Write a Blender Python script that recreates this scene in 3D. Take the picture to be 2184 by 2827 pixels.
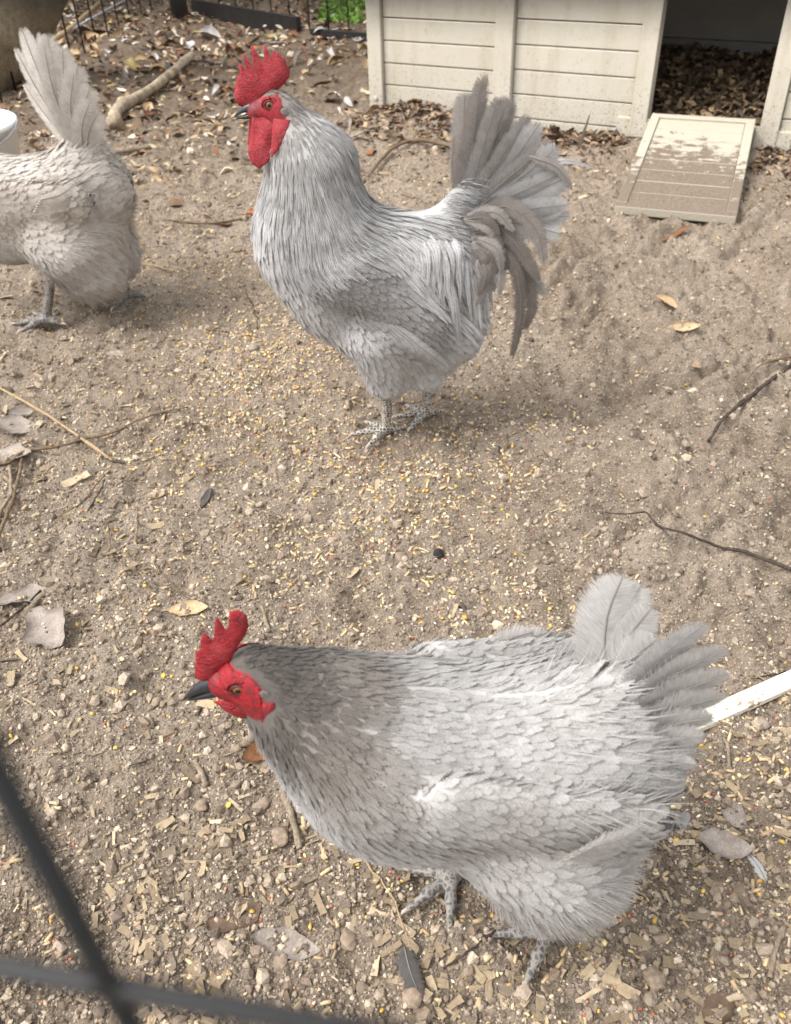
import bpy, math
import numpy as np
from mathutils import Matrix, Vector

# ------------------------------------------------------------------ camera, sky, sun, exposure
for o in list(bpy.data.objects): bpy.data.objects.remove(o)
scene = bpy.context.scene
COL = scene.collection
CAM_H, PITCH, ROLL = 0.95, math.radians(38.0), math.radians(2.0)
FPX, PW, PH = 1809.0, 1687.0, 2184.0          # focal length and photo size in the same units
c_fwd = np.array([0, math.cos(PITCH), -math.sin(PITCH)])
_r0 = np.array([1.0, 0, 0]); _u0 = np.cross(_r0, c_fwd)
c_right = math.cos(ROLL)*_r0 - math.sin(ROLL)*_u0
c_up = math.sin(ROLL)*_r0 + math.cos(ROLL)*_u0
cam_d = bpy.data.cameras.new('camera'); cam = bpy.data.objects.new('camera', cam_d); COL.objects.link(cam)
cam.matrix_world = Matrix(((c_right[0], c_up[0], -c_fwd[0], 0), (c_right[1], c_up[1], -c_fwd[1], 0),
                           (c_right[2], c_up[2], -c_fwd[2], CAM_H), (0, 0, 0, 1)))
cam_d.sensor_fit = 'HORIZONTAL'; cam_d.sensor_width = 36.0; cam_d.lens = 36.0*FPX/PW
cam_d.clip_start = 0.01; cam_d.clip_end = 2000
cam_d.dof.use_dof = True; cam_d.dof.focus_distance = 1.08; cam_d.dof.aperture_fstop = 11.5
scene.camera = cam

SUN_DIR = Vector((-0.48, -0.16, 0.80)).normalized()      # towards the sun
world = bpy.data.worlds.new('World'); scene.world = world; world.use_nodes = True
nt = world.node_tree; nt.nodes.clear()
sky = nt.nodes.new('ShaderNodeTexSky'); sky.sky_type = 'NISHITA'; sky.sun_disc = False
sky.sun_elevation = math.asin(SUN_DIR.z); sky.sun_rotation = math.atan2(SUN_DIR.x, SUN_DIR.y)
sky.dust_density = 4.0; sky.air_density = 1.0; sky.ozone_density = 1.0
hs = nt.nodes.new('ShaderNodeHueSaturation'); hs.inputs['Saturation'].default_value = 0.12
bg = nt.nodes.new('ShaderNodeBackground'); bg.inputs['Strength'].default_value = 0.15
wo = nt.nodes.new('ShaderNodeOutputWorld')
nt.links.new(sky.outputs[0], hs.inputs['Color']); nt.links.new(hs.outputs[0], bg.inputs['Color']); nt.links.new(bg.outputs[0], wo.inputs[0])
sun_d = bpy.data.lights.new('sun', 'SUN'); sun = bpy.data.objects.new('sun', sun_d); COL.objects.link(sun)
sun_d.energy = 0.85; sun_d.angle = math.radians(28); sun_d.color = (1.0, 0.96, 0.90)
sun.rotation_euler = SUN_DIR.to_track_quat('Z', 'Y').to_euler(); sun.location = (-3, -3, 6)
scene.view_settings.view_transform = 'Standard'; scene.view_settings.look = 'None'
scene.view_settings.gamma = 1.0; scene.view_settings.use_curve_mapping = False
scene.view_settings.exposure = 1.34
scene.render.engine = 'CYCLES'
scene.cycles.max_bounces = 5; scene.cycles.diffuse_bounces = 3; scene.cycles.transmission_bounces = 2; scene.cycles.transparent_max_bounces = 10
scene.render.resolution_x = 791; scene.render.resolution_y = 1024

# ------------------------------------------------------------------ helpers
rng = np.random.default_rng(7)
def unit(v): return v/np.maximum(np.linalg.norm(v, axis=-1, keepdims=True), 1e-9)
def sr(r, g, b):
    f = lambda c: c/12.92 if c <= 0.04045 else ((c+0.055)/1.055)**2.4
    return np.array([f(r/255), f(g/255), f(b/255)])
def ground_at(px, py, z=0.0):                      # where a photo position meets the ground
    u = (px-PW/2)/FPX; v = (py-PH/2)/FPX
    d = c_fwd+u*c_right-v*c_up
    t = (z-CAM_H)/d[2]
    return np.array([t*d[0], t*d[1], z])

def _hash(ix, iy, seed):
    h = (ix.astype(np.int64)*374761393 + iy.astype(np.int64)*668265263 + seed*974711) & 0xffffffff
    h = ((h ^ (h >> 13))*1274126177) & 0xffffffff
    return ((h ^ (h >> 16)) & 0xffff)/65535.0
def vnoise(x, y, seed=0):
    x = np.asarray(x, float); y = np.asarray(y, float)
    ix = np.floor(x); iy = np.floor(y); fx = x-ix; fy = y-iy
    fx = fx*fx*(3-2*fx); fy = fy*fy*(3-2*fy); ix = ix.astype(np.int64); iy = iy.astype(np.int64)
    a = _hash(ix, iy, seed); b = _hash(ix+1, iy, seed); c = _hash(ix, iy+1, seed); d = _hash(ix+1, iy+1, seed)
    return (a*(1-fx)+b*fx)*(1-fy)+(c*(1-fx)+d*fx)*fy*1.0-0.5
def smooth(a, b, x):
    t = np.clip((x-a)/(b-a), 0, 1); return t*t*(3-2*t)

def link(o, parent=None):
    COL.objects.link(o)
    if parent is not None: o.parent = parent
    return o
def build(name, verts, faces, mat, parent=None, smooth_sh=True, col=None, uv=None, nrm=None, uv2=None):
    verts = np.asarray(verts, np.float32).reshape(-1, 3)
    me = bpy.data.meshes.new(name)
    if isinstance(faces, np.ndarray):
        k = faces.shape[1]; n = faces.shape[0]
        me.vertices.add(len(verts)); me.vertices.foreach_set('co', verts.ravel())
        me.loops.add(n*k); me.loops.foreach_set('vertex_index', faces.astype(np.int32).ravel())
        me.polygons.add(n); me.polygons.foreach_set('loop_start', np.arange(0, n*k, k, dtype=np.int32))
        me.update(calc_edges=True)
    else:
        me.from_pydata(verts.tolist(), [], faces)
    me.polygons.foreach_set('use_smooth', np.full(len(me.polygons), smooth_sh, dtype=bool))
    if col is not None:
        a = me.attributes.new('Col', 'FLOAT_COLOR', 'POINT')
        c4 = np.ones((len(verts), 4), np.float32); col = np.asarray(col); c4[:, :col.shape[1]] = col
        a.data.foreach_set('color', c4.ravel())
    if uv is not None:
        l = me.uv_layers.new(name='UVMap')
        vi = np.empty(len(me.loops), np.int32); me.loops.foreach_get('vertex_index', vi)
        l.data.foreach_set('uv', np.asarray(uv, np.float32)[vi].ravel())
    if uv2 is not None:
        l2 = me.uv_layers.new(name='Rim'); l2.data.foreach_set('uv', np.asarray(uv2, np.float32)[vi].ravel())
    if mat is not None: me.materials.append(mat)
    me.update()
    if nrm is not None: me.normals_split_custom_set_from_vertices(np.asarray(nrm, np.float32).tolist())
    return link(bpy.data.objects.new(name, me), parent)
def empty(name, loc=(0, 0, 0), rz=0.0):
    o = bpy.data.objects.new(name, None); o.empty_display_size = 0.05
    o.location = loc; o.rotation_euler = (0, 0, rz); return link(o)
def tag(o, label=None, cat=None, group=None, kind=None):
    if label: o['label'] = label
    if cat: o['category'] = cat
    if group: o['group'] = group
    if kind: o['kind'] = kind
    return o

# ---- node material helper
class NM:
    def __init__(s, name, rough=0.8, spec=0.3):
        s.m = bpy.data.materials.new(name); s.m.use_nodes = True; s.t = s.m.node_tree
        s.b = s.t.nodes['Principled BSDF']; s.b.inputs['Roughness'].default_value = rough
        s.b.inputs['Specular IOR Level'].default_value = spec
        s.out = s.t.nodes['Material Output']
    def n(s, typ, **kw):
        nd = s.t.nodes.new(typ)
        for k, v in kw.items():
            if k in nd.inputs: nd.inputs[k].default_value = v
            else: setattr(nd, k, v)
        return nd
    def l(s, a, b): s.t.links.new(a, b)
    def coord(s, which='Object'): return s.n('ShaderNodeTexCoord').outputs[which]
    def mapping(s, vec, scale):
        m = s.n('ShaderNodeMapping'); m.inputs['Scale'].default_value = scale; s.l(vec, m.inputs['Vector']); return m.outputs[0]
    def noise(s, vec, scale, detail=4, rough=0.6):
        nd = s.n('ShaderNodeTexNoise'); nd.inputs['Scale'].default_value = scale
        nd.inputs['Detail'].default_value = detail; nd.inputs['Roughness'].default_value = rough
        if vec is not None: s.l(vec, nd.inputs['Vector'])
        return nd.outputs['Fac']
    def ramp(s, fac, stops):
        r = s.n('ShaderNodeValToRGB'); s.l(fac, r.inputs['Fac']); e = r.color_ramp.elements
        while len(e) < len(stops): e.new(0.5)
        for i, (p, c) in enumerate(stops):
            e[i].position = p; e[i].color = (*c, 1) if len(c) == 3 else c
        return r.outputs['Color']
    def mix(s, fac, a, b, mode='MIX'):
        m = s.n('ShaderNodeMix', data_type='RGBA', blend_type=mode)
        for sock, v in ((m.inputs[0], fac), (m.inputs[6], a), (m.inputs[7], b)):
            if hasattr(v, 'node'): s.l(v, sock)
            elif isinstance(v, (int, float)): sock.default_value = v
            else: sock.default_value = (*v, 1) if len(v) == 3 else v
        return m.outputs[2]
    def math(s, op, a, b=None):
        m = s.n('ShaderNodeMath', operation=op)
        for sock, v in ((m.inputs[0], a), (m.inputs[1], b)):
            if v is None: continue
            if hasattr(v, 'node'): s.l(v, sock)
            else: sock.default_value = v
        return m.outputs[0]
    def bump(s, h, strength=0.4, dist=0.002):
        b = s.n('ShaderNodeBump'); b.inputs['Strength'].default_value = strength; b.inputs['Distance'].default_value = dist
        s.l(h, b.inputs['Height']); s.l(b.outputs[0], s.b.inputs['Normal'])
    def color(s, c):
        if hasattr(c, 'node'): s.l(c, s.b.inputs['Base Color'])
        else: s.b.inputs['Base Color'].default_value = (*c, 1)
    def attr(s, name='Col'):
        return s.n('ShaderNodeAttribute', attribute_name=name)
    def translucent(s, colsock, w=0.25):
        tr = s.n('ShaderNodeBsdfTranslucent'); mx = s.n('ShaderNodeMixShader'); mx.inputs[0].default_value = w
        if hasattr(colsock, 'node'): s.l(colsock, tr.inputs['Color'])
        else: tr.inputs['Color'].default_value = (*colsock, 1)
        s.l(s.b.outputs[0], mx.inputs[1]); s.l(tr.outputs[0], mx.inputs[2]); s.l(mx.outputs[0], s.out.inputs['Surface'])

def mat_soil():
    m = NM('sandy_soil', 0.95, 0.15); co = m.coord()
    n1 = m.noise(co, 3.0, 5); n2 = m.noise(co, 60, 6, 0.7); n3 = m.noise(co, 330, 4, 0.75)
    base = m.ramp(n1, [(0.3, sr(138, 123, 107)), (0.7, sr(170, 156, 141))])
    base = m.mix(0.8, base, m.ramp(n2, [(0.3, (0.55, 0.53, 0.51)), (0.5, (0.98, 0.98, 0.98)), (0.72, (1.25, 1.25, 1.23))]), 'MULTIPLY')
    base = m.mix(0.9, base, m.ramp(n3, [(0.3, (0.5, 0.48, 0.46)), (0.48, (0.97, 0.97, 0.97)), (0.68, (1.45, 1.42, 1.35))]), 'MULTIPLY')  # grain tone, with shade of the bump's pits put into the colour
    v = m.n('ShaderNodeTexVoronoi'); v.inputs['Scale'].default_value = 230; m.l(co, v.inputs['Vector'])
    sp = m.n('ShaderNodeSeparateColor'); m.l(v.outputs['Color'], sp.inputs[0])
    gate = m.math('GREATER_THAN', sp.outputs[0], 0.86); gate = m.math('MULTIPLY', gate, m.math('LESS_THAN', v.outputs['Distance'], 0.45))
    base = m.mix(m.math('MULTIPLY', gate, 0.75), base, m.ramp(sp.outputs[1], [(0, sr(196, 178, 148)), (0.6, sr(218, 204, 176)), (1, sr(120, 104, 92))]))
    sx = m.n('ShaderNodeSeparateXYZ'); m.l(co, sx.inputs[0])        # damp, humus-dark soil under the far litter
    dm = m.math('ADD', m.math('MULTIPLY', m.math('SUBTRACT', sx.outputs[1], 3.4), 0.55), m.math('MULTIPLY', m.math('SUBTRACT', n1, 0.5), 1.2)); dm = m.math('SUBTRACT', dm, m.math('MULTIPLY', sx.outputs[0], 0.25))
    base = m.mix(m.ramp(dm, [(0.0, (0, 0, 0)), (0.9, (0.75,)*3)]), base, m.mix(1.0, base, (0.42, 0.37, 0.33), 'MULTIPLY'))
    m.color(base)
    h = m.math('ADD', m.math('MULTIPLY', n2, 1.0), m.math('MULTIPLY', n3, 0.6)); h = m.math('ADD', h, m.math('MULTIPLY', gate, 0.25))
    m.bump(h, 1.0, 0.012)
    return m.m
def mat_vcol(name, rough=0.85, var=0.35, scale=300, spec=0.25, bump=0.3, stretch=None):
    m = NM(name, rough, spec); co = m.coord()
    if stretch: co = m.mapping(co, stretch)
    n = m.noise(co, scale, 3)
    c = m.mix(1.0, m.attr().outputs['Color'], m.ramp(n, [(0.25, (1-var,)*3), (0.75, (1+var*0.6,)*3)]), 'MULTIPLY')
    m.color(c); m.bump(n, bump, 0.001)
    return m.m
def mat_feather(name='feather', translucent=0.34, streak=0.30):
    m = NM(name, 0.75, 0.2)
    a = m.attr(); uv = m.coord('UV')
    sp = m.n('ShaderNodeSeparateXYZ'); m.l(uv, sp.inputs[0])
    u = sp.outputs[0]; v = sp.outputs[1]; au = m.math('ABSOLUTE', u)
    b = m.math('SUBTRACT', v, m.math('MULTIPLY', au, 0.8))
    cb = m.n('ShaderNodeCombineXYZ'); m.l(m.math('MULTIPLY', b, 900.0), cb.inputs[0]); m.l(m.math('MULTIPLY', u, 90.0), cb.inputs[1])
    geo = m.n('ShaderNodeObjectInfo')
    n = m.noise(cb.outputs[0], 1.0, 2, 0.5)
    pn = m.noise(m.coord(), 60, 3)
    c = m.mix(1.0, a.outputs['Color'], m.ramp(n, [(0.28, (1-streak,)*3), (0.55, (1.0,)*3), (0.75, (1+streak*0.45,)*3)]), 'MULTIPLY')
    c = m.mix(1.0, c, m.ramp(pn, [(0.3, (0.86, 0.85, 0.84)), (0.7, (1.08, 1.08, 1.08))]), 'MULTIPLY')
    sh = m.math('LESS_THAN', au, 0.0005); sh = m.math('MULTIPLY', sh, a.outputs['Alpha'])
    c = m.mix(sh, c, (0.06, 0.055, 0.05))
    m.color(c); m.bump(n, 0.35, 0.0008)
    m.b.inputs['Sheen Weight'].default_value = 0.15
    # barbs part at the rim of the vane: fine gaps between them
    uv2 = m.n('ShaderNodeUVMap', uv_map='Rim'); s2 = m.n('ShaderNodeSeparateXYZ'); m.l(uv2.outputs[0], s2.inputs[0])
    tip = m.math('POWER', s2.outputs[1], 9.0); rim = m.math('MAXIMUM', s2.outputs[0], tip)
    cb2 = m.n('ShaderNodeCombineXYZ'); m.l(m.math('MULTIPLY', b, 1500.0), cb2.inputs[0]); m.l(m.math('MULTIPLY', u, 60.0), cb2.inputs[1])
    n5 = m.noise(cb2.outputs[0], 1.0, 1, 0.5)
    lim = m.math('ADD', 0.56, m.math('MULTIPLY', m.math('SUBTRACT', n5, 0.35), 1.5))
    gone = m.math('GREATER_THAN', rim, lim)
    m.translucent(c, translucent)
    last = m.out.inputs['Surface'].links[0].from_socket
    tb_ = m.n('ShaderNodeBsdfTransparent'); mx = m.n('ShaderNodeMixShader'); m.l(gone, mx.inputs[0]); m.l(last, mx.inputs[1]); m.l(tb_.outputs[0], mx.inputs[2]); m.l(mx.outputs[0], m.out.inputs['Surface'])
    return m.m
def mat_skin():
    m = NM('red_skin', 0.38, 0.5); co = m.coord()
    n = m.noise(co, 300, 5, 0.7); n2 = m.noise(co, 70, 4)
    c = m.ramp(n2, [(0.3, sr(136, 16, 28)), (0.7, sr(172, 30, 42))])
    c = m.mix(1.0, c, m.ramp(n, [(0.3, (0.6, 0.5, 0.5)), (0.7, (1.3, 1.6, 1.6))]), 'MULTIPLY')
    c = m.mix(m.ramp(m.noise(co, 34, 4, 0.7), [(0.5, (0, 0, 0)), (0.75, (0.4,)*3)]), c, sr(196, 96, 96))
    m.color(c); m.bump(n, 1.0, 0.004)
    m.b.inputs['Subsurface Weight'].default_value = 0.15; m.b.inputs['Subsurface Radius'].default_value = (0.006, 0.002, 0.001)
    return m.m
def mat_plain(name, c, rough=0.6, spec=0.3, var=0.15, scale=80, bump=0.15):
    m = NM(name, rough, spec); n = m.noise(m.coord(), scale, 4)
    c = np.asarray(c); m.color(m.ramp(n, [(0.3, tuple(c*(1-var))), (0.7, tuple(np.minimum(c*(1+var), 1)))]))
    m.bump(n, bump, 0.001); return m.m
def mat_scales(name, dark, light):
    m = NM(name, 0.55, 0.4); co = m.coord()
    v = m.n('ShaderNodeTexVoronoi', feature='DISTANCE_TO_EDGE'); v.inputs['Scale'].default_value = 1.0; v.inputs['Randomness'].default_value = 0.6
    m.l(m.mapping(co, (150, 150, 190)), v.inputs['Vector'])
    n = m.noise(co, 90, 3)
    f = m.math('ADD', v.outputs[0], m.math('MULTIPLY', m.math('SUBTRACT', n, 0.5), 0.35))
    m.color(m.ramp(f, [(0.04, tuple(light)), (0.13, tuple((dark+light)/2)), (0.26, tuple(dark))])); m.bump(v.outputs[0], 0.5, 0.001)
    return m.m
def mat_paint():
    m = NM('cream_paint', 0.6, 0.35); co = m.coord()
    n1 = m.noise(co, 2.5, 5); n2 = m.noise(co, 45, 5, 0.7); n3 = m.noise(co, 140, 3, 0.6)
    c = m.ramp(n1, [(0.3, sr(178, 171, 156)), (0.7, sr(190, 184, 171))])
    sp = m.n('ShaderNodeSeparateXYZ'); m.l(co, sp.inputs[0])
    n4 = m.noise(m.mapping(co, (16, 16, 2.2)), 1.0, 5, 0.65)                       # runs of grime
    c = m.mix(m.ramp(n4, [(0.50, (0, 0, 0)), (0.78, (0.5,)*3)]), c, sr(150, 134, 104))
    c = m.mix(m.ramp(n2, [(0.56, (0, 0, 0)), (0.80, (0.6,)*3)]), c, sr(142, 126, 98))
    low = m.math('SUBTRACT', 0.30, sp.outputs[2]); spl = m.math('ADD', m.math('MULTIPLY', low, 0.35), n3)   # splashes, denser low down
    c = m.mix(m.ramp(spl, [(0.66, (0, 0, 0)), (0.73, (0.85,)*3)]), c, sr(92, 78, 62))
    m.color(c); m.bump(n2, 0.08, 0.002); return m.m
def mat_ramp(name='muddy_paint', clean=0.0):
    m = NM(name, 0.8, 0.25); co = m.coord()
    sp = m.n('ShaderNodeSeparateXYZ'); m.l(co, sp.inputs[0])
    n1 = m.noise(co, 24, 6, 0.7); n2 = m.noise(m.mapping(co, (14, 30, 1)), 1.0, 4, 0.6); n3 = m.noise(co, 130, 4)
    # mud thickens towards the foot of the ramp (local y runs from the foot up to the hinge)
    t = m.math('MULTIPLY', sp.outputs[1], 1.05)
    f = m.math('ADD', m.math('SUBTRACT', 1.0, t), m.math('MULTIPLY', m.math('SUBTRACT', n1, 0.5), 0.75))
    f = m.math('ADD', f, m.math('MULTIPLY', m.math('SUBTRACT', n2, 0.5), 1.0))
    geo = m.n('ShaderNodeNewGeometry'); gs = m.n('ShaderNodeSeparateXYZ'); m.l(geo.outputs['Normal'], gs.inputs[0])
    f = m.math('ADD', f, m.math('MULTIPLY', m.math('SUBTRACT', n3, 0.5), 0.5)); f = m.math('SUBTRACT', f, clean)
    mask = m.ramp(f, [(0.47, (0, 0, 0)), (0.54, (1, 1, 1))]); mask = m.math('MULTIPLY', mask, m.math('GREATER_THAN', gs.outputs[2], 0.7))
    mud = m.ramp(n3, [(0.3, sr(96, 84, 73)), (0.7, sr(130, 117, 103))])
    m.color(m.mix(mask, sr(174, 166, 150), mud)); m.bump(m.math('ADD', m.math('MULTIPLY', mask, 1.0), n3), 0.6, 0.004); return m.m
def mat_bark(name, a, b, scale=30):
    m = NM(name, 0.9, 0.15); co = m.coord(); n = m.noise(m.mapping(co, (1, 1, 0.35)), scale, 6, 0.7); n2 = m.noise(co, scale*6, 4)
    c = m.ramp(n, [(0.3, tuple(a)), (0.7, tuple(b))]); c = m.mix(0.8, c, m.ramp(n2, [(0.3, (0.6,)*3), (0.7, (1.2,)*3)]), 'MULTIPLY')
    m.color(c); m.bump(n, 0.8, 0.01); return m.m
def mat_leaf(name, c, c2):
    m = NM(name, 0.62, 0.35); co = m.coord(); n = m.noise(co, 60, 4); n2 = m.noise(co, 400, 3)
    col = m.ramp(n, [(0.3, tuple(c)), (0.7, tuple(c2))]); col = m.mix(0.7, col, m.ramp(n2, [(0.35, (0.65,)*3), (0.65, (1.15,)*3)]), 'MULTIPLY')
    m.color(col); m.bump(n2, 0.3, 0.001); m.translucent(col, 0.15); return m.m

M = dict(soil=mat_soil(), feather=mat_feather(), skin=mat_skin(), paint=mat_paint(), ramp=mat_ramp(), rail=mat_ramp('muddy_rail', 0.17),
         grain=mat_vcol('grain', 0.6, 0.2, 200), clod=mat_vcol('clod', 0.95, 0.35, 350, 0.1, 0.6), chip=mat_vcol('chip', 0.85, 0.3, 120, 0.15, 0.4),
         litter=mat_vcol('litter', 0.7, 0.35, 60, 0.3), body=mat_vcol('body', 0.85, 0.1, 200),
         beak=mat_plain('beak', sr(38, 38, 41), 0.35, 0.5, 0.3, 120), horn=mat_plain('claw_horn', sr(165, 150, 140), 0.45, 0.4),
         iris=mat_plain('iris', sr(128, 84, 40), 0.12, 0.6, 0.2, 900), pupil=mat_plain('pupil', sr(10, 8, 8), 0.05, 0.6, 0.0),
         scale_a=mat_scales('shank_white', sr(50, 48, 46), sr(172, 165, 154)), scale_b=mat_scales('shank_slate', sr(80, 77, 74), sr(134, 129, 122)),
         black=mat_plain('black_metal', sr(12, 12, 13), 0.45, 0.4, 0.2), wire=mat_plain('silver_wire', sr(170, 172, 176), 0.35, 0.5),
         darkboard=mat_plain('black_board', sr(40, 38, 38), 0.8, 0.2, 0.4, 20), inner=mat_plain('grey_plywood', sr(128, 124, 118), 0.85, 0.2, 0.12, 6),
         white=mat_plain('white_plastic', sr(232, 234, 234), 0.35, 0.4, 0.03), brass=mat_plain('hinge', sr(150, 128, 90), 0.5),
         twig_dark=mat_bark('twig_dark', sr(52, 44, 40), sr(92, 80, 72), 60), twig_brown=mat_bark('twig_brown', sr(92, 76, 60), sr(140, 120, 98), 60),
         straw=mat_bark('straw', sr(150, 128, 96), sr(186, 164, 130), 80), stick=mat_bark('stick', sr(104, 92, 78), sr(168, 152, 132), 40),
         branch=mat_bark('branch', sr(112, 98, 80), sr(196, 180, 156), 22), trunk=mat_bark('trunk', sr(92, 82, 66), sr(148, 134, 112), 14),
         stone=mat_plain('stone', sr(140, 128, 116), 0.9, 0.15, 0.25, 60, 0.5), grass=mat_vcol('grass', 0.6, 0.2, 40))
LEAF = {'tan': mat_leaf('leaf_tan', sr(170, 142, 106), sr(206, 180, 144)), 'brown': mat_leaf('leaf_brown', sr(84, 68, 56), sr(120, 98, 80)),
        'rust': mat_leaf('leaf_rust', sr(104, 66, 42), sr(140, 98, 66)), 'grey': mat_leaf('leaf_grey', sr(136, 124, 114), sr(170, 158, 148)),
        'yellow': mat_leaf('leaf_yellow', sr(176, 156, 90), sr(214, 196, 140)), 'pale': mat_leaf('leaf_pale', sr(186, 178, 172), sr(220, 214, 210))}

# ------------------------------------------------------------------ layout numbers
COOP_A = np.array([-0.036, 4.094, 0.0]); COOP_YAW = math.radians(-29.2)
COOP_D = np.array([math.cos(COOP_YAW), math.sin(COOP_YAW), 0]); COOP_N = np.array([COOP_D[1], -COOP_D[0], 0])   # along the wall, out of the wall
def wall_sn(x, y):
    px = x-COOP_A[0]; py = y-COOP_A[1]
    return px*COOP_D[0]+py*COOP_D[1], px*COOP_N[0]+py*COOP_N[1]

# ------------------------------------------------------------------ ground
def ground_h(x, y):
    x = np.asarray(x, float); y = np.asarray(y, float)
    h = 0.022*vnoise(x*2.1, y*2.1, 1)+0.012*vnoise(x*6, y*6, 2)+0.006*vnoise(x*17, y*17, 3)+0.006*vnoise(x*45, y*45, 4)+0.003*vnoise(x*110, y*110, 5)
    # scratched bare patch, right middle
    w = smooth(0.15, 0.55, x-0.02*(y-1.5))*smooth(0.62, 1.0, y)*(1-smooth(2.4, 3.2, y))
    a = x*0.8+y*0.6; b = -x*0.6+y*0.8
    dx = vnoise(x*7, y*7, 21)*0.12; dy = vnoise(x*7, y*7, 22)*0.12
    bil = np.abs(vnoise((a+dx)*9, (b+dy)*13, 6))*2; bil2 = np.abs(vnoise((a+dy)*21, (b+dx)*27, 16))*2; bil3 = np.abs(vnoise(x*48+dx*30, y*55+dy*30, 17))*2
    h = h+w*(0.052*(bil-0.35)+0.030*(bil2-0.35)+0.012*(bil3-0.35))
    h = h+(1-w)*(0.016*(np.abs(vnoise(x*13+dx*8, y*16+dy*8, 31))*2-0.35)+0.010*(np.abs(vnoise(x*33+dx*14, y*38+dy*14, 32))*2-0.35))
    # hen-scratch dimples all over
    for (fx_, sd_, am_) in ((9.0, 51, 0.016), (13.0, 55, 0.012)):
        gx_ = np.floor(x*fx_); gy_ = np.floor(y*fx_); best = np.ones_like(x)*9.0
        for ox in (-1, 0, 1):
            for oy in (-1, 0, 1):
                cx_ = gx_+ox+0.15+0.7*_hash(gx_+ox, gy_+oy, sd_) if False else gx_+ox+0.15+0.7*_hash((gx_+ox).astype(np.int64), (gy_+oy).astype(np.int64), sd_)
                cy_ = gy_+oy+0.15+0.7*_hash((gx_+ox).astype(np.int64), (gy_+oy).astype(np.int64), sd_+1)
                best = np.minimum(best, np.hypot(x*fx_-cx_, (y*fx_-cy_)*1.15))
        h = h-am_*(0.5+0.1*w)*(np.exp(-(best/0.42)**2)-0.35*np.exp(-((best-0.62)/0.16)**2))
    # soil heaped against the coop's left panel, litter bank elsewhere along it
    s, n = wall_sn(x, y)
    h = h+0.075*np.exp(-((s-0.3)/0.28)**2)*np.exp(-(np.clip(n, 0, 9)/0.22)**2)*(n > -0.4)
    h = h+0.03*np.exp(-(np.clip(n, 0, 9)/0.2)**2)*smooth(0.5, 0.9, s)*(n > -0.4)
    # bank rising to the litter along the wire fence, far left
    h = h+0.06*smooth(0.1, 0.9, -(x+0.75)-0.0*y)*smooth(3.2, 5.0, y)
    h = h+0.003
    return h
def spaced(a, b, s0, grow): 
    out = [a]; s = s0
    while out[-1] < b: out.append(out[-1]+s); s *= grow
    return np.array(out)
ys = np.concatenate([[-300, -60, -15, -4, -1.2, -0.5, -0.25], spaced(-0.1, 7.5, 0.0048, 1.0028), [8, 9, 11, 15, 25, 60, 150, 500]])
xc = np.arange(-0.8, 0.95, 0.0065)
xr = spaced(xc[-1]+0.007, 3.2, 0.007, 1.012); xl = -spaced(-(xc[0]-0.007), 3.2, 0.007, 1.012)[::-1]
xs = np.concatenate([[-400, -100, -30, -10, -5], xl, xc, xr, [5, 10, 30, 100, 400]])
XX, YY = np.meshgrid(xs, ys); ZZ = ground_h(XX, YY)
ny, nx = XX.shape
idx = np.arange(nx*ny).reshape(ny, nx)
qf = np.stack([idx[:-1, :-1], idx[:-1, 1:], idx[1:, 1:], idx[1:, :-1]], -1).reshape(-1, 4)
tag(build('ground', np.stack([XX, YY, ZZ], -1).reshape(-1, 3), qf, M['soil']), 'bare sandy brown soil of the chicken yard', kind='structure')
def on_ground(px, py, lift=0.0):
    z = 0.0
    for _ in range(4):
        g = ground_at(px, py, z); z = float(ground_h(g[0], g[1]))+lift
    g[2] = z; return g

# ------------------------------------------------------------------ coop
def box_vf(x0, x1, y0, y1, z0, z1, bev=0.0):
    v = [(x0, y0, z0), (x1, y0, z0), (x1, y1, z0), (x0, y1, z0), (x0, y0, z1), (x1, y0, z1), (x1, y1, z1), (x0, y1, z1)]
    f = [(3, 2, 1, 0), (4, 5, 6, 7), (0, 1, 5, 4), (1, 2, 6, 5), (2, 3, 7, 6), (3, 0, 4, 7)]
    return v, f
def box(name, x0, x1, y0, y1, z0, z1, mat, parent, bev=0.002):
    v, f = box_vf(x0, x1, y0, y1, z0, z1)
    o = build(name, v, f, mat, parent, False)
    if bev:
        b = o.modifiers.new('bevel', 'BEVEL'); b.width = bev; b.segments = 2; b.limit_method = 'NONE'
    return o
# local frame: x along the wall, -y out of the wall (towards the yard), z up
coop = tag(empty('chicken_coop', tuple(COOP_A), COOP_YAW), 'cream painted timber chicken coop with horizontal boards and open pop door', 'chicken coop')
def boards(s0, s1, lines, zbot, ztop):
    zs = [zbot]+list(lines)+[ztop]
    for i in range(len(zs)-1):
        t = rng.uniform(-0.0012, 0.0012)
        box('siding_board', s0, s1, 0.008+t, 0.024, zs[i]+0.0022, zs[i+1]-0.0022, M['paint'], coop, 0.0028)
boards(0.058, 0.568, [0.055+0.0855*k for k in range(11)], -0.06, 1.08)
boards(0.655, 1.150, [0.058+0.0895*k for k in range(11)], -0.06, 1.08)
boards(1.700, 2.30, [0.05+0.0895*k for k in range(11)], -0.06, 1.08)
box('wall_backing', 0.03, 1.17, 0.026, 0.036, -0.06, 1.08, M['paint'], coop, 0)
box('wall_backing', 1.69, 2.32, 0.026, 0.036, -0.06, 1.08, M['paint'], coop, 0)
box('corner_post', -0.012, 0.056, -0.012, 0.06, -0.06, 1.1, M['paint'], coop, 0.004)
pst = box('wall_post', 0.570, 0.612, -0.006, 0.06, -0.06, 1.1, M['paint'], coop, 0.004)
box('wall_post', 0.613, 0.653, -0.018, 0.06, -0.06, 1.1, M['paint'], coop, 0.004)
box('door_jamb', 1.152, 1.218, -0.010, 0.05, 0.045, 1.08, M['paint'], coop, 0.003)
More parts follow.
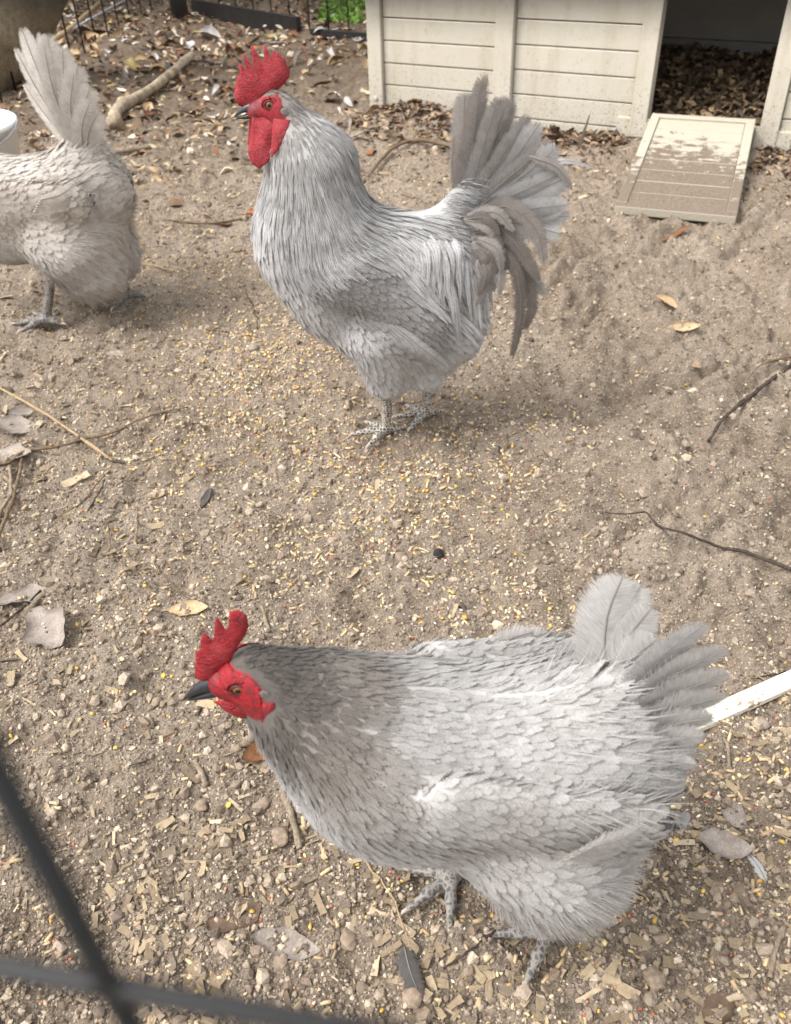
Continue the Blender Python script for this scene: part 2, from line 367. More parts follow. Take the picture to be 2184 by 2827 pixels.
box('door_jamb', 1.632, 1.698, -0.010, 0.05, 0.03, 1.08, M['paint'], coop, 0.003)
box('door_sill', 1.10, 1.75, -0.004, 0.05, -0.06, 0.10, M['paint'], coop, 0.003)
box('door_lintel', 1.219, 1.631, -0.006, 0.05, 0.72, 1.08, M['paint'], coop, 0.003)
for s in (1.112, 1.672):      # angled mitre blocks at the foot of each jamb
    sg = 1 if s < 1.4 else -1
    xa, xb = (1.150, 1.232) if sg > 0 else (1.700, 1.622)
    v = [(xa, -0.014, 0.036), (xb, -0.014, 0.036), (xb, -0.014, 0.098), (xa, 0.0, 0.036), (xb, 0.0, 0.036), (xb, 0.0, 0.098)]
    build('mitre_block', v, [(0, 1, 2), (5, 4, 3), (0, 3, 4, 1), (1, 4, 5, 2), (2, 5, 3, 0)], M['paint'], coop, False)
# bolt head on the corner post
def lathe(prof, n=20, axis='z'):
    v = []; f = []
    for i, (r, z) in enumerate(prof):
        for k in range(n):
            a = 2*math.pi*k/n; v.append((r*math.cos(a), r*math.sin(a), z))
    for i in range(len(prof)-1):
        for k in range(n): f.append((i*n+k, i*n+(k+1) % n, (i+1)*n+(k+1) % n, (i+1)*n+k))
    f.append(tuple(range(n))[::-1]); f.append(tuple((len(prof)-1)*n+k for k in range(n)))
    v = np.array(v)
    return v, f
v, f = lathe([(0.011, 0), (0.011, 0.003), (0.006, 0.005)], 14)
v = np.stack([v[:, 0]+0.022, -0.012-v[:, 2], v[:, 1]+0.085], 1); build('bolt_head', v, f, M['paint'], coop)
# interior
DEP = 0.82
box('floor_panel', 0.03, 2.32, 0.05, DEP, 0.02, 0.06, M['inner'], coop, 0)
zz = [0.06, 0.25, 0.455, 0.66, 0.87, 1.08]
for i in range(5): box('inner_wall_board', 0.03, 2.32, DEP+rng.uniform(-.001, .001), DEP+0.02, zz[i]+0.002, zz[i+1]-0.002, M['inner'], coop, 0.002)
box('outer_wall', 0.02, 2.33, DEP+0.022, DEP+0.04, -0.06, 1.08, M['paint'], coop, 0)
box('side_wall', 0.0, 0.025, 0.061, DEP+0.04, -0.06, 1.08, M['paint'], coop, 0)
box('side_wall', 2.335, 2.36, 0.0, DEP+0.04, -0.06, 1.08, M['paint'], coop, 0)
box('roof', -0.1, 2.46, -0.07, DEP+0.14, 1.10, 1.13, M['darkboard'], coop, 0.004)
# pop-door ramp: local y from the foot up to the hinge
RT = np.array([1.198, 3.375, 0.135]); RYAW = -0.385; RL, RW, RZB = 0.775, 0.37, 0.03
tilt = math.asin((RT[2]-RZB)/RL)
rn = np.array([math.sin(RYAW), -math.cos(RYAW)])*RL*math.cos(tilt)
ramp = tag(empty('pop_door_ramp'), 'muddy cream pop door folded down as a ramp below the coop opening', 'ramp')
ramp.matrix_world = Matrix.Translation((RT[0]+rn[0], RT[1]+rn[1], RZB)) @ Matrix.Rotation(RYAW, 4, 'Z') @ Matrix.Rotation(tilt, 4, 'X')
hw = RW/2; tk = 0.028
box('side_rail', -hw, -hw+0.032, 0.033, RL-0.033, -tk, 0, M['rail'], ramp, 0.003)
box('side_rail', hw-0.032, hw, 0.033, RL-0.033, -tk, 0, M['rail'], ramp, 0.003)
box('end_rail', -hw, hw, 0.0, 0.0325, -tk, 0, M['ramp'], ramp, 0.003)
box('end_rail', -hw, hw, RL-0.0325, RL, -tk, 0, M['ramp'], ramp, 0.003)
nb = 8; bl = (RL-0.066)/nb
for k in range(nb): box('ramp_board', -hw+0.0325, hw-0.0325, 0.0335+k*bl, 0.0325+(k+1)*bl-0.002, -0.02, -0.006+rng.uniform(-.001, .001), M['ramp'], ramp, 0.003)
for sx in (-1, 1): box('hinge', sx*(hw-0.004)-0.004, sx*(hw-0.004)+0.004, RL+0.001, RL+0.018, -0.022, -0.006, M['brass'], ramp, 0.001)

# ------------------------------------------------------------------ generic scatter of small solids
def ico():
    t = (1+5**.5)/2
    v = np.array([(-1, t, 0), (1, t, 0), (-1, -t, 0), (1, -t, 0), (0, -1, t), (0, 1, t), (0, -1, -t), (0, 1, -t), (t, 0, -1), (t, 0, 1), (-t, 0, -1), (-t, 0, 1)], float)
    v /= np.linalg.norm(v[0])
    f = np.array([(0, 11, 5), (0, 5, 1), (0, 1, 7), (0, 7, 10), (0, 10, 11), (1, 5, 9), (5, 11, 4), (11, 10, 2), (10, 7, 6), (7, 1, 8), (3, 9, 4), (3, 4, 2), (3, 2, 6), (3, 6, 8), (3, 8, 9), (4, 9, 5), (2, 4, 11), (6, 2, 10), (8, 6, 7), (9, 8, 1)])
    return v, f
def cyl(n=7):
    v = []; f = []
    for x in (-1, 1):
        for k in range(n): a = 2*math.pi*k/n; v.append((x, math.cos(a), math.sin(a)))
    v += [(-1.05, 0, 0), (1.05, 0, 0)]
    for k in range(n):
        j = (k+1) % n; f += [(k, j, n+j), (k, n+j, n+k), (2*n, j, k), (2*n+1, n+k, n+j)]
    return np.array(v, float), np.array(f)
def sheet(nu, nvv, prof, bend=0.3, cup=0.2, thick=0.05):       # a curved leaf or shaving with two skins
    v = []; f = []
    for i in range(nu+1):
        t = i/nu; w = prof(t)
        for j in range(nvv+1):
            s = j/nvv*2-1
            v.append((t*2-1, s*w, bend*(2*t-1)**2*-1+cup*(s*w)**2+bend*0.3))
    n = len(v); v += [(a, b, c-thick) for a, b, c in v]
    for i in range(nu):
        for j in range(nvv):
            a = i*(nvv+1)+j; b = a+1; c = a+nvv+2; d = a+nvv+1
            f += [(a, b, c), (a, c, d), (n+a, n+c, n+b), (n+a, n+d, n+c)]
    return np.array(v, float), np.array(f)
def rotmats(yaw, pitch, roll_):
    cy, sy, cp, sp, cr, s_r = np.cos(yaw), np.sin(yaw), np.cos(pitch), np.sin(pitch), np.cos(roll_), np.sin(roll_)
    z = np.zeros_like(cy); o = np.ones_like(cy)
    Rz = np.stack([cy, -sy, z, sy, cy, z, z, z, o], -1).reshape(-1, 3, 3)
    Ry = np.stack([cp, z, sp, z, o, z, -sp, z, cp], -1).reshape(-1, 3, 3)
    Rx = np.stack([o, z, z, z, cr, -s_r, z, s_r, cr], -1).reshape(-1, 3, 3)
    return Rz @ Ry @ Rx
class Pile:
    def __init__(s): s.v = []; s.f = []; s.c = []; s.n = 0
    def add(s, bases, pos, scl, R, colr, jit=0.0):
        pick = rng.integers(0, len(bases), len(pos))
        for k, (bv, bf) in enumerate(bases):
            m = pick == k; N = int(m.sum())
            if not N: continue
            vv = np.broadcast_to(bv, (N, *bv.shape))
            if jit: vv = vv*(1+rng.uniform(-jit, jit, (N, len(bv), 1)))
            vv = vv*scl[m][:, None, :]
            vv = np.einsum('nij,nkj->nki', R[m], vv)+pos[m][:, None, :]
            s.v.append(vv.reshape(-1, 3)); s.c.append(np.repeat(colr[m], len(bv), 0))
            s.f.append((bf[None]+(np.arange(N)*len(bv))[:, None, None]+s.n).reshape(-1, 3)); s.n += N*len(bv)
    def done(s, name, mat, parent=None, sm=False):
        return build(name, np.concatenate(s.v), np.concatenate(s.f), mat, parent, sm, np.concatenate(s.c))
def sample_yard(n, ymin=0.12, ymax=4.2, power=1.0, xpad=0.35):
    u = rng.random(n)
    if power == 1.0: y = ymin*(ymax/ymin)**u
    else: a = 1-power; y = (ymin**a+u*(ymax**a-ymin**a))**(1/a)
    depth = y*0.788+0.58
    hwid = depth*0.47+xpad
    x = rng.uniform(-1, 1, n)*hwid
    s, nn = wall_sn(x, y)
    ok = (nn > 0.0) | (s < -0.02)
    return x[ok], y[ok]
def palette(n, cols, wts, var=0.12):
    cols = np.array(cols); k = rng.choice(len(cols), n, p=np.array(wts)/np.sum(wts))
    return cols[k]*(1+rng.uniform(-var, var, (n, 1)))
def blob(x, y, pts):
    d = np.zeros_like(x)
    for (px, py, sx, sy, a) in pts:
        g = ground_at(px, py); d = d+a*np.exp(-((x-g[0])/sx)**2-((y-g[1])/sy)**2)
    return d
ICO = ico()
def rough_ico(seed, amp):
    r = np.random.default_rng(seed); v, f = ICO; return v*(1+r.uniform(-amp, amp, (len(v), 1))), f
CLODS = [rough_ico(i, 0.28) for i in range(6)]; SEEDS = [rough_ico(i+20, 0.1) for i in range(4)]
CHIPS = [sheet(3, 1, lambda t, a=a: 0.8+0.2*math.sin(5*t+a), b, 0.0, 0.25) for a, b in ((0, 0.08), (1, -0.1), (2, 0.2), (3, 0.02))]
CURLS = [sheet(4, 1, lambda t: 0.8+0.1*math.sin(6*t), b, 0.0, 0.12) for b in (0.35, -0.5, 0.6)]
def leafprof(t): return max(math.sin(math.pi*min(max(t*0.97+0.02, 0), 1))**0.8, 0.03)
LEAVES = [sheet(5, 2, leafprof, b, c, 0.03) for b, c in ((0.15, 0.3), (-0.25, 0.5), (0.35, -0.4), (0.1, 0.8), (-0.4, 0.2))]

# soil crumbs
pl = Pile()
x, y = sample_yard(62000, 0.12, 4.3, 0.9)
bare = smooth(0.1, 0.5, x)*smooth(0.7, 1.0, y)*(1-smooth(2.4, 3.0, y)); keep = rng.random(len(x)) > 0.45*bare
x, y = x[keep], y[keep]; n = len(x)
r = np.clip(rng.lognormal(math.log(0.0021), 0.5, n), 0.001, 0.010)*(0.85+0.25*np.sqrt(y))
pos = np.stack([x, y, ground_h(x, y)+r*0.25], -1)
scl = r[:, None]*rng.uniform(0.7, 1.25, (n, 3))
c = palette(n, [sr(150, 135, 119), sr(132, 117, 102), sr(168, 153, 135), sr(112, 100, 89), sr(186, 172, 152)], [4, 4, 3, 2, 1.2], 0.12)
pl.add(CLODS, pos, scl, rotmats(*rng.uniform(0, 6.28, (3, n))), c)
OCT = (np.array([(1, 0, 0), (-1, 0, 0), (0, 1, 0), (0, -1, 0), (0, 0, 1), (0, 0, -1)], float), np.array([(0, 2, 4), (2, 1, 4), (1, 3, 4), (3, 0, 4), (2, 0, 5), (1, 2, 5), (3, 1, 5), (0, 3, 5)]))
x, y = sample_yard(125000, 0.12, 4.0, 0.75, 0.15); n = len(x)
r = np.clip(rng.lognormal(math.log(0.00135), 0.35, n), 0.0007, 0.004)*(0.75+0.35*np.sqrt(y))
c = palette(n, [sr(150, 135, 119), sr(126, 112, 98), sr(172, 157, 139), sr(98, 88, 78), sr(200, 187, 166)], [4, 4, 3, 2.4, 1.6], 0.14)
pl.add([OCT], np.stack([x, y, ground_h(x, y)+r*0.4], -1), r[:, None]*rng.uniform(0.7, 1.35, (n, 3)), rotmats(*rng.uniform(0, 6.28, (3, n))), c, 0.2)
tag(pl.done('soil_crumbs', M['clod']), 'loose crumbs and clods of brown soil over the yard', 'soil', kind='stuff')

# spilled feed: pellets, wheat, maize, sorghum, millet
FEED = [(560, 740, 0.22, 0.22, 1.6), (640, 720, 0.16, 0.16, 1.4), (700, 800, 0.2, 0.2, 0.9), (860, 990, 0.22, 0.12, 1.3), (480, 880, 0.3, 0.25, 0.6), (1000, 920, 0.2, 0.12, 0.5),
        (400, 560, 0.35, 0.4, 0.4), (900, 1100, 0.2, 0.12, 0.7), (1250, 930, 0.06, 0.05, 0.5), (1250, 1900, 0.35, 0.25, 0.25), (1550, 1600, 0.12, 0.12, 0.7), (1600, 1850, 0.2, 0.2, 0.2), (1000, 1330, 0.25, 0.1, 0.35), (600, 1100, 0.35, 0.2, 0.3)]
x, y = sample_yard(110000, 0.12, 3.4, 0.8)
den = 0.15+blob(x, y, FEED); den = den*(1-0.75*smooth(0.2, 0.5, x)*smooth(0.75, 0.9, y))
den = den*np.clip(0.45+1.6*(vnoise(x*9, y*9, 40)+0.35)*1.0, 0.05, 1.6)
keep = rng.random(len(x)) < den*0.36*(0.62+0.38*smooth(0.5, 1.0, y)); x, y = x[keep], y[keep]; n = len(x)
kind = rng.choice(5, n, p=[0.30, 0.33, 0.10, 0.13, 0.14])
pl = Pile(); R = rotmats(rng.uniform(0, 6.28, n), rng.normal(0, 0.3, n), rng.uniform(0, 6.28, n)); gz = ground_h(x, y)
def addk(k, bases, sc, cols, wts, jit=0.0):
    m = kind == k; N = int(m.sum()); s = np.array(sc)*rng.uniform(0.75, 1.3, (N, 1))*rng.uniform(0.85, 1.15, (N, 3))
    pl.add(bases, np.stack([x[m], y[m], gz[m]+s[:, 2]*0.7], -1), s, R[m], palette(N, cols, wts), jit)
addk(0, [cyl(7)], (0.0052, 0.0019, 0.0019), [sr(198, 174, 136), sr(182, 158, 122), sr(166, 144, 114)], [3, 3, 2])
addk(1, SEEDS, (0.0036, 0.0017, 0.0016), [sr(204, 178, 132), sr(184, 156, 112), sr(216, 196, 156)], [3, 2, 2])
addk(2, SEEDS, (0.0038, 0.0032, 0.0018), [sr(216, 178, 88), sr(226, 206, 150), sr(206, 164, 76)], [2, 2, 1], 0.15)
addk(3, SEEDS, (0.0020, 0.0019, 0.0018), [sr(158, 84, 58), sr(178, 108, 76), sr(196, 134, 100)], [2, 2, 1])
addk(4, SEEDS, (0.0032, 0.0020, 0.0014), [sr(232, 222, 196), sr(196, 186, 166), sr(70, 64, 60)], [3, 2, 0.6])
tag(pl.done('spilled_feed', M['grain'], None, True), 'pale pellets, wheat, maize and red grain spilled over the soil', 'chicken feed', kind='stuff')

# small shavings and fibres
x, y = sample_yard(26000, 0.12, 5.0, 0.85, 0.6)
den = 0.22+0.30*(1-smooth(0.55, 0.8, y))+0.5*(1-smooth(-0.9, -0.3, x))*1.0+1.0*smooth(2.6, 3.4, y)*(x < 1.0)
den = den*(1-0.8*smooth(0.2, 0.5, x)*smooth(0.75, 0.9, y)*(1-smooth(2.4, 2.9, y)))
keep = rng.random(len(x)) < den*0.42; x, y = x[keep], y[keep]; n = len(x)
L = rng.lognormal(math.log(0.0075), 0.45, n)*(0.8+0.25*y); L = np.clip(L, 0.003, 0.028)
pl = Pile()
scl = np.stack([L, L*rng.uniform(0.12, 0.45, n), L*rng.uniform(0.25, 0.6, n)*0.6], -1)
pos = np.stack([x, y, ground_h(x, y)+0.0015+rng.random(n)*0.002], -1)
R = rotmats(rng.uniform(0, 6.28, n), rng.normal(0, 0.28, n), rng.normal(0, 0.35, n))
c = palette(n, [sr(164, 146, 120), sr(142, 125, 103), sr(184, 167, 140), sr(114, 100, 84), sr(86, 75, 64)], [4, 4, 2, 2.2, 0.8], 0.15)
pl.add(CHIPS+CURLS, pos, scl, R, c)
tag(pl.done('wood_shavings', M['chip']), 'small wood shavings and fibres strewn over the soil', 'wood shavings', kind='stuff')

# leaf mulch along the coop base and under the far fence (small mixed pieces)
pl = Pile()
s = rng.uniform(-0.05, 2.4, 2600); nn = np.abs(rng.normal(0, 0.16, 2600))+0.015
P0 = COOP_A[None, :2]+s[:, None]*COOP_D[None, :2]+nn[:, None]*COOP_N[None, :2]
k = ~((s > 1.16) & (s < 1.66)); P0 = P0[k]; nn = nn[k]
x, y = P0[:, 0], P0[:, 1]; n = len(x); L = rng.uniform(0.008, 0.026, n)
pl.add(LEAVES+CURLS, np.stack([x, y, ground_h(x, y)+rng.random(n)*0.016*np.exp(-nn/0.2)], -1), np.stack([L, L*rng.uniform(0.25, 0.5, n), L*0.8], -1),
       rotmats(rng.uniform(0, 6.28, n), rng.normal(0, 0.4, n), rng.normal(0, 0.5, n)), palette(n, [sr(112, 92, 74), sr(140, 118, 96), sr(84, 68, 56), sr(166, 144, 116)], [3, 3, 2, 1.2], 0.2))
x = rng.uniform(-2.6, 0.1, 5200); y = rng.uniform(2.6, 8.5, 5200); k = (rng.random(5200) < np.clip(smooth(2.4, 4.2, y)*0.9-0.7*smooth(-0.8, -0.2, x)*(y < 5.5), 0.06, 1))
x, y = x[k], y[k]; n = len(x); L = rng.uniform(0.010, 0.034, n)
pl.add(LEAVES+CURLS, np.stack([x, y, ground_h(x, y)+rng.random(n)*0.02], -1), np.stack([L, L*rng.uniform(0.25, 0.6, n), L*0.8], -1),
       rotmats(rng.uniform(0, 6.28, n), rng.normal(0, 0.35, n), rng.normal(0, 0.4, n)), palette(n, [sr(124, 98, 74), sr(170, 146, 114), sr(88, 70, 56), sr(206, 192, 172), sr(140, 92, 56)], [3, 3, 2, 1.6, 1], 0.2))
tag(pl.done('leaf_litter', M['litter'], None, True), 'brown leaf mulch along the coop base and under the far fence', 'leaf litter', kind='stuff')
# bedding inside the coop
pl = Pile(); n = 3200
ls = rng.uniform(1.0, 1.85, n); ld = rng.uniform(0.045, 0.80, n)
hb = 0.075+0.13*smooth(0.0, 0.75, ld)+0.03*vnoise(ls*9, ld*9, 77)
P0 = COOP_A[None]+ls[:, None]*COOP_D-ld[:, None]*COOP_N; P0[:, 2] = hb+rng.random(n)*0.012
L = rng.uniform(0.010, 0.030, n)
pl.add(LEAVES+CURLS+CHIPS, P0, np.stack([L, L*rng.uniform(0.25, 0.55, n), L*0.7], -1), rotmats(rng.uniform(0, 6.28, n), rng.normal(0, 0.5, n), rng.normal(0, 0.5, n)),
       palette(n, [sr(96, 80, 62), sr(124, 104, 80), sr(72, 60, 48), sr(150, 128, 98)], [3, 2, 2, 1], 0.2))
g1, g2 = np.meshgrid(np.linspace(0.9, 1.95, 40), np.linspace(0.05, 0.815, 30)); hb = 0.07+0.13*smooth(0.0, 0.75, g2)+0.03*vnoise(g1*9, g2*9, 77)
PV = COOP_A[None]+g1.ravel()[:, None]*COOP_D-g2.ravel()[:, None]*COOP_N; PV[:, 2] = hb.ravel()
ii = np.arange(1200).reshape(30, 40); tf = np.concatenate([np.stack([ii[:-1, :-1], ii[:-1, 1:], ii[1:, 1:]], -1).reshape(-1, 3), np.stack([ii[:-1, :-1], ii[1:, 1:], ii[1:, :-1]], -1).reshape(-1, 3)])
pl.v.append(PV); pl.c.append(np.tile(sr(70, 58, 46), (1200, 1))); pl.f.append(tf+pl.n); pl.n += 1200
tag(pl.done('coop_bedding', M['litter'], None, True), 'dark leaf and wood chip bedding heaped inside the coop', 'bedding', kind='stuff')
# ------------------------------------------------------------------ birds
# a bird stands in its own frame: x towards the beak, y to its left, z up
def cone_sd(p, a, b, ra, rb, ys):
    p = p.copy(); a = np.array(a, float); b = np.array(b, float)
    yc = a[1]; p[:, 1] = (p[:, 1]-yc)/ys+yc; b = b.copy(); b[1] = (b[1]-yc)/ys+yc
    ba = b-a; t = np.clip(((p-a) @ ba)/max(ba @ ba, 1e-9), 0, 1)
    d = np.linalg.norm(p-(a+t[:, None]*ba), axis=1)-(ra+(rb-ra)*t)
    return d*min(1.0, ys*1.15)
class Body:
    def __init__(s, prims, k=0.03): s.pr = prims; s.k = k
    def sd(s, p):
        d = None
        for q in s.pr:
            a, b, ra, rb, ys = q[:5]; k = q[5] if len(q) > 5 else s.k
            both = [(a, b)] if abs(a[1]) < 1e-6 and abs(b[1]) < 1e-6 else [(a, b), ((a[0], -a[1], a[2]), (b[0], -b[1], b[2]))]
            for aa, bb in both:
                e = cone_sd(p, aa, bb, ra, rb, ys)
                if d is None: d = e
                else:
                    h = np.clip(0.5+0.5*(d-e)/k, 0, 1); d = d*(1-h)+e*h-k*h*(1-h)
        return d
    def grad(s, p, e=0.0015):
        g = np.empty_like(p)
        for i in range(3):
            o = np.zeros(3); o[i] = e; g[:, i] = s.sd(p+o)-s.sd(p-o)
        return unit(g)
def surface_nets(sdf, lo, hi, h):
    lo = np.array(lo, float); n = np.ceil((np.array(hi)-lo)/h).astype(int)+1
    gx, gy, gz = [lo[i]+h*np.arange(n[i]) for i in range(3)]
    V = sdf(np.stack(np.meshgrid(gx, gy, gz, indexing='ij'), -1).reshape(-1, 3)).reshape(n)
    acc = np.zeros((*n, 3)); cnt = np.zeros(n); edges = []
    for ax in range(3):
        sl0 = [slice(None)]*3; sl1 = [slice(None)]*3; sl0[ax] = slice(0, -1); sl1[ax] = slice(1, None)
        A = V[tuple(sl0)]; B = V[tuple(sl1)]; m = (A < 0) != (B < 0)
        I = np.argwhere(m); t = A[m]/(A[m]-B[m]); pos = I.astype(float); pos[:, ax] += t
        o1, o2 = [(1, 2), (2, 0), (0, 1)][ax]
        cells = []
        for d1, d2 in ((0, 0), (-1, 0), (-1, -1), (0, -1)):
            c = I.copy(); c[:, o1] += d1; c[:, o2] += d2; cells.append(c)
        edges.append((cells, A[m] < 0))
        for c in cells:
            np.add.at(acc, tuple(c.T), pos); np.add.at(cnt, tuple(c.T), 1)
    used = cnt > 0; ids = -np.ones(n, int); ids[used] = np.arange(used.sum())
    verts = lo+h*(acc[used]/cnt[used][:, None])
    fs = []
    for cells, inside in edges:
        q = np.stack([ids[tuple(c.T)] for c in cells], 1); q[~inside] = q[~inside][:, ::-1]; fs.append(q)
    return verts, np.concatenate(fs)
def field(nodes, p):
    """blend of the nodes' values: direction and feather parameters at p"""
    P_ = np.array([q[0] for q in nodes], float); D_ = np.array([q[1] for q in nodes], float); V_ = np.array([q[2] for q in nodes], float)
    s = np.where(p[:, 1:2] < 0, -1.0, 1.0); pm = p.copy(); pm[:, 1] = np.abs(pm[:, 1])
    d2 = ((pm[:, None, :]-P_[None])**2).sum(-1)+2e-5
    w = 1/d2**2.2; w /= w.sum(1, keepdims=True)
    d = w @ unit(D_); d[:, 1] *= s[:, 0]
    return unit(d), w @ V_, d2.argmin(1)
class Plumes:
    def __init__(s): s.v = []; s.f = []; s.c = []; s.uv = []; s.rm = []; s.nr = []; s.n = 0
    def add(s, C, A, N, W, col0, col1, shaft, camber=0.18, fray=0.0, L=None, nc=2, asym=0.0, S=None, edge=None):
        """C centre lines (n,k,3), A across, N normal, W half-widths (n,k)"""
        n, k, _ = C.shape
        t = np.linspace(0, 1, k)
        if L is None: L = np.linalg.norm(np.diff(C, axis=1), axis=2).sum(1)
        u = np.linspace(-1, 1, 2*nc+1)
        cols = []
        for ui in u:
            w = W.copy()
            if edge is not None and abs(ui) > 0.99: w = w*edge(ui)
            elif fray and abs(ui) > 0.99: w = w*(1-fray*rng.random((n, k))**1.5)
            a = ui*(1+asym*(1 if ui > 0 else -1))
            back = 0.0
            cols.append((C+A*(w*a)[..., None]-N*(w*ui*ui*camber)[..., None], w*ui))
        vv = np.stack([q[0] for q in cols], 2); m = len(u)
        if S is not None: s.nr.append(np.repeat(unit(S*0.78+N*0.22)[:, :, None], m, 2).reshape(-1, 3))
        s.v.append(vv.reshape(-1, 3))
        vL = (t[None]*L[:, None])[:, :, None].repeat(m, 2); uu = np.stack([q[1] for q in cols], 2)
        s.rm.append(np.stack([np.broadcast_to(np.abs(u)[None, None], (n, k, m)), np.broadcast_to(t[None, :, None], (n, k, m))], -1).reshape(-1, 2))
        off = (rng.random(n)*7.0)[:, None, None]
        s.uv.append(np.stack([uu, vL+off], -1).reshape(-1, 2))
        cc = col0[:, None]*(1-t[None, :, None])+col1[:, None]*t[None, :, None]
        cc = np.concatenate([cc, np.broadcast_to(shaft[:, None, None], (n, k, 1))], -1)
        s.c.append(np.repeat(cc[:, :, None], m, 2).reshape(-1, 4))
        ii = np.arange(n*k*m).reshape(n, k, m)
        q = np.stack([ii[:, :-1, :-1], ii[:, :-1, 1:], ii[:, 1:, 1:], ii[:, 1:, :-1]], -1).reshape(-1, 4)
        s.f.append(q+s.n); s.n += n*k*m
    def done(s, name, parent, mat=None):
        return build(name, np.concatenate(s.v), np.concatenate(s.f), mat or M['feather'], parent, True, np.concatenate(s.c), np.concatenate(s.uv), np.concatenate(s.nr) if s.nr else None, np.concatenate(s.rm))
def lay(body, nodes, pts, L, Wd, point, lift, adh, k=6, mess=0.12, stiff=0.45, l0=-0.002):
    """grow feather centre lines over the body surface along the flow field"""
    n = len(pts); p = pts.copy(); Nn = body.grad(p); d, _, _ = field(nodes, p)
    d = unit(d-(d*Nn).sum(1, keepdims=True)*Nn)
    ang = rng.normal(0, mess, n)[:, None]; d = unit(d*np.cos(ang)+np.cross(Nn, d)*np.sin(ang))
    p = p+Nn*l0; C = [p.copy()]; NN = [Nn.copy()]; D = [d.copy()]
    for i in range(1, k):
        fl, _, _ = field(nodes, p); Nn = body.grad(p)
        fl = unit(fl-(fl*Nn).sum(1, keepdims=True)*Nn*adh[:, None])
        d = unit(d*stiff+fl*(1-stiff)); d = unit(d-(d*Nn).sum(1, keepdims=True)*Nn*(0.35+0.65*adh[:, None]))
        p = p+d*(L/(k-1))[:, None]
        tgt = l0+(lift-l0)*(i/(k-1))**1.2; sdv = body.sd(p); e = tgt-sdv
        p = p+Nn*(np.where(e > 0, e, e*adh))[:, None]
        C.append(p.copy()); NN.append(Nn.copy()); D.append(d.copy())
    C = np.stack(C, 1); NN = np.stack(NN, 1); D = np.stack(D, 1); A = unit(np.cross(D, NN))
    S0 = NN.copy(); tw = rng.normal(0, 0.12, n)[:, None, None]; A2 = A*np.cos(tw)+NN*np.sin(tw); NN = unit(np.cross(A2, D))
    t = np.linspace(0, 1, k)[None]
    rnd = np.clip(1.15*np.sqrt(np.clip(1-(np.clip(t-0.45, 0, 1)/0.56)**2, 0, 1)), 0.0, 1)*np.clip(0.5+t*1.5, 0, 1)
    pnt = np.clip(0.55+t*1.6, 0, 1)*np.clip((1.02-t)*2.2, 0.02, 1)**0.8
    W = Wd[:, None]*0.5*(rnd*(1-point[:, None])+pnt*point[:, None])
    return C, A2, NN, W, S0
def pick_points(verts, norms, spacing_fn, n_try, mask):
    idx = rng.permutation(len(verts)); idx = idx[mask[idx]][:n_try]
    P_ = verts[idx]; R_ = spacing_fn(P_); keep = []; cell = {}
    h = 0.02
    kept = np.empty((0, 3)); kr = []
    out = []
    grid = {}
    for i in range(len(P_)):
        p = P_[i]; r = R_[i]; key = (int(p[0]//h), int(p[1]//h), int(p[2]//h)); ok = True
        for a in (-1, 0, 1):
            for b in (-1, 0, 1):
                for c_ in (-1, 0, 1):
                    for q in grid.get((key[0]+a, key[1]+b, key[2]+c_), ()):
                        if (q[0]-p[0])**2+(q[1]-p[1])**2+(q[2]-p[2])**2 < r*r: ok = False; break
                    if not ok: break
                if not ok: break
            if not ok: break
        if ok: grid.setdefault(key, []).append((p[0], p[1], p[2])); out.append(i)
    return P_[out]
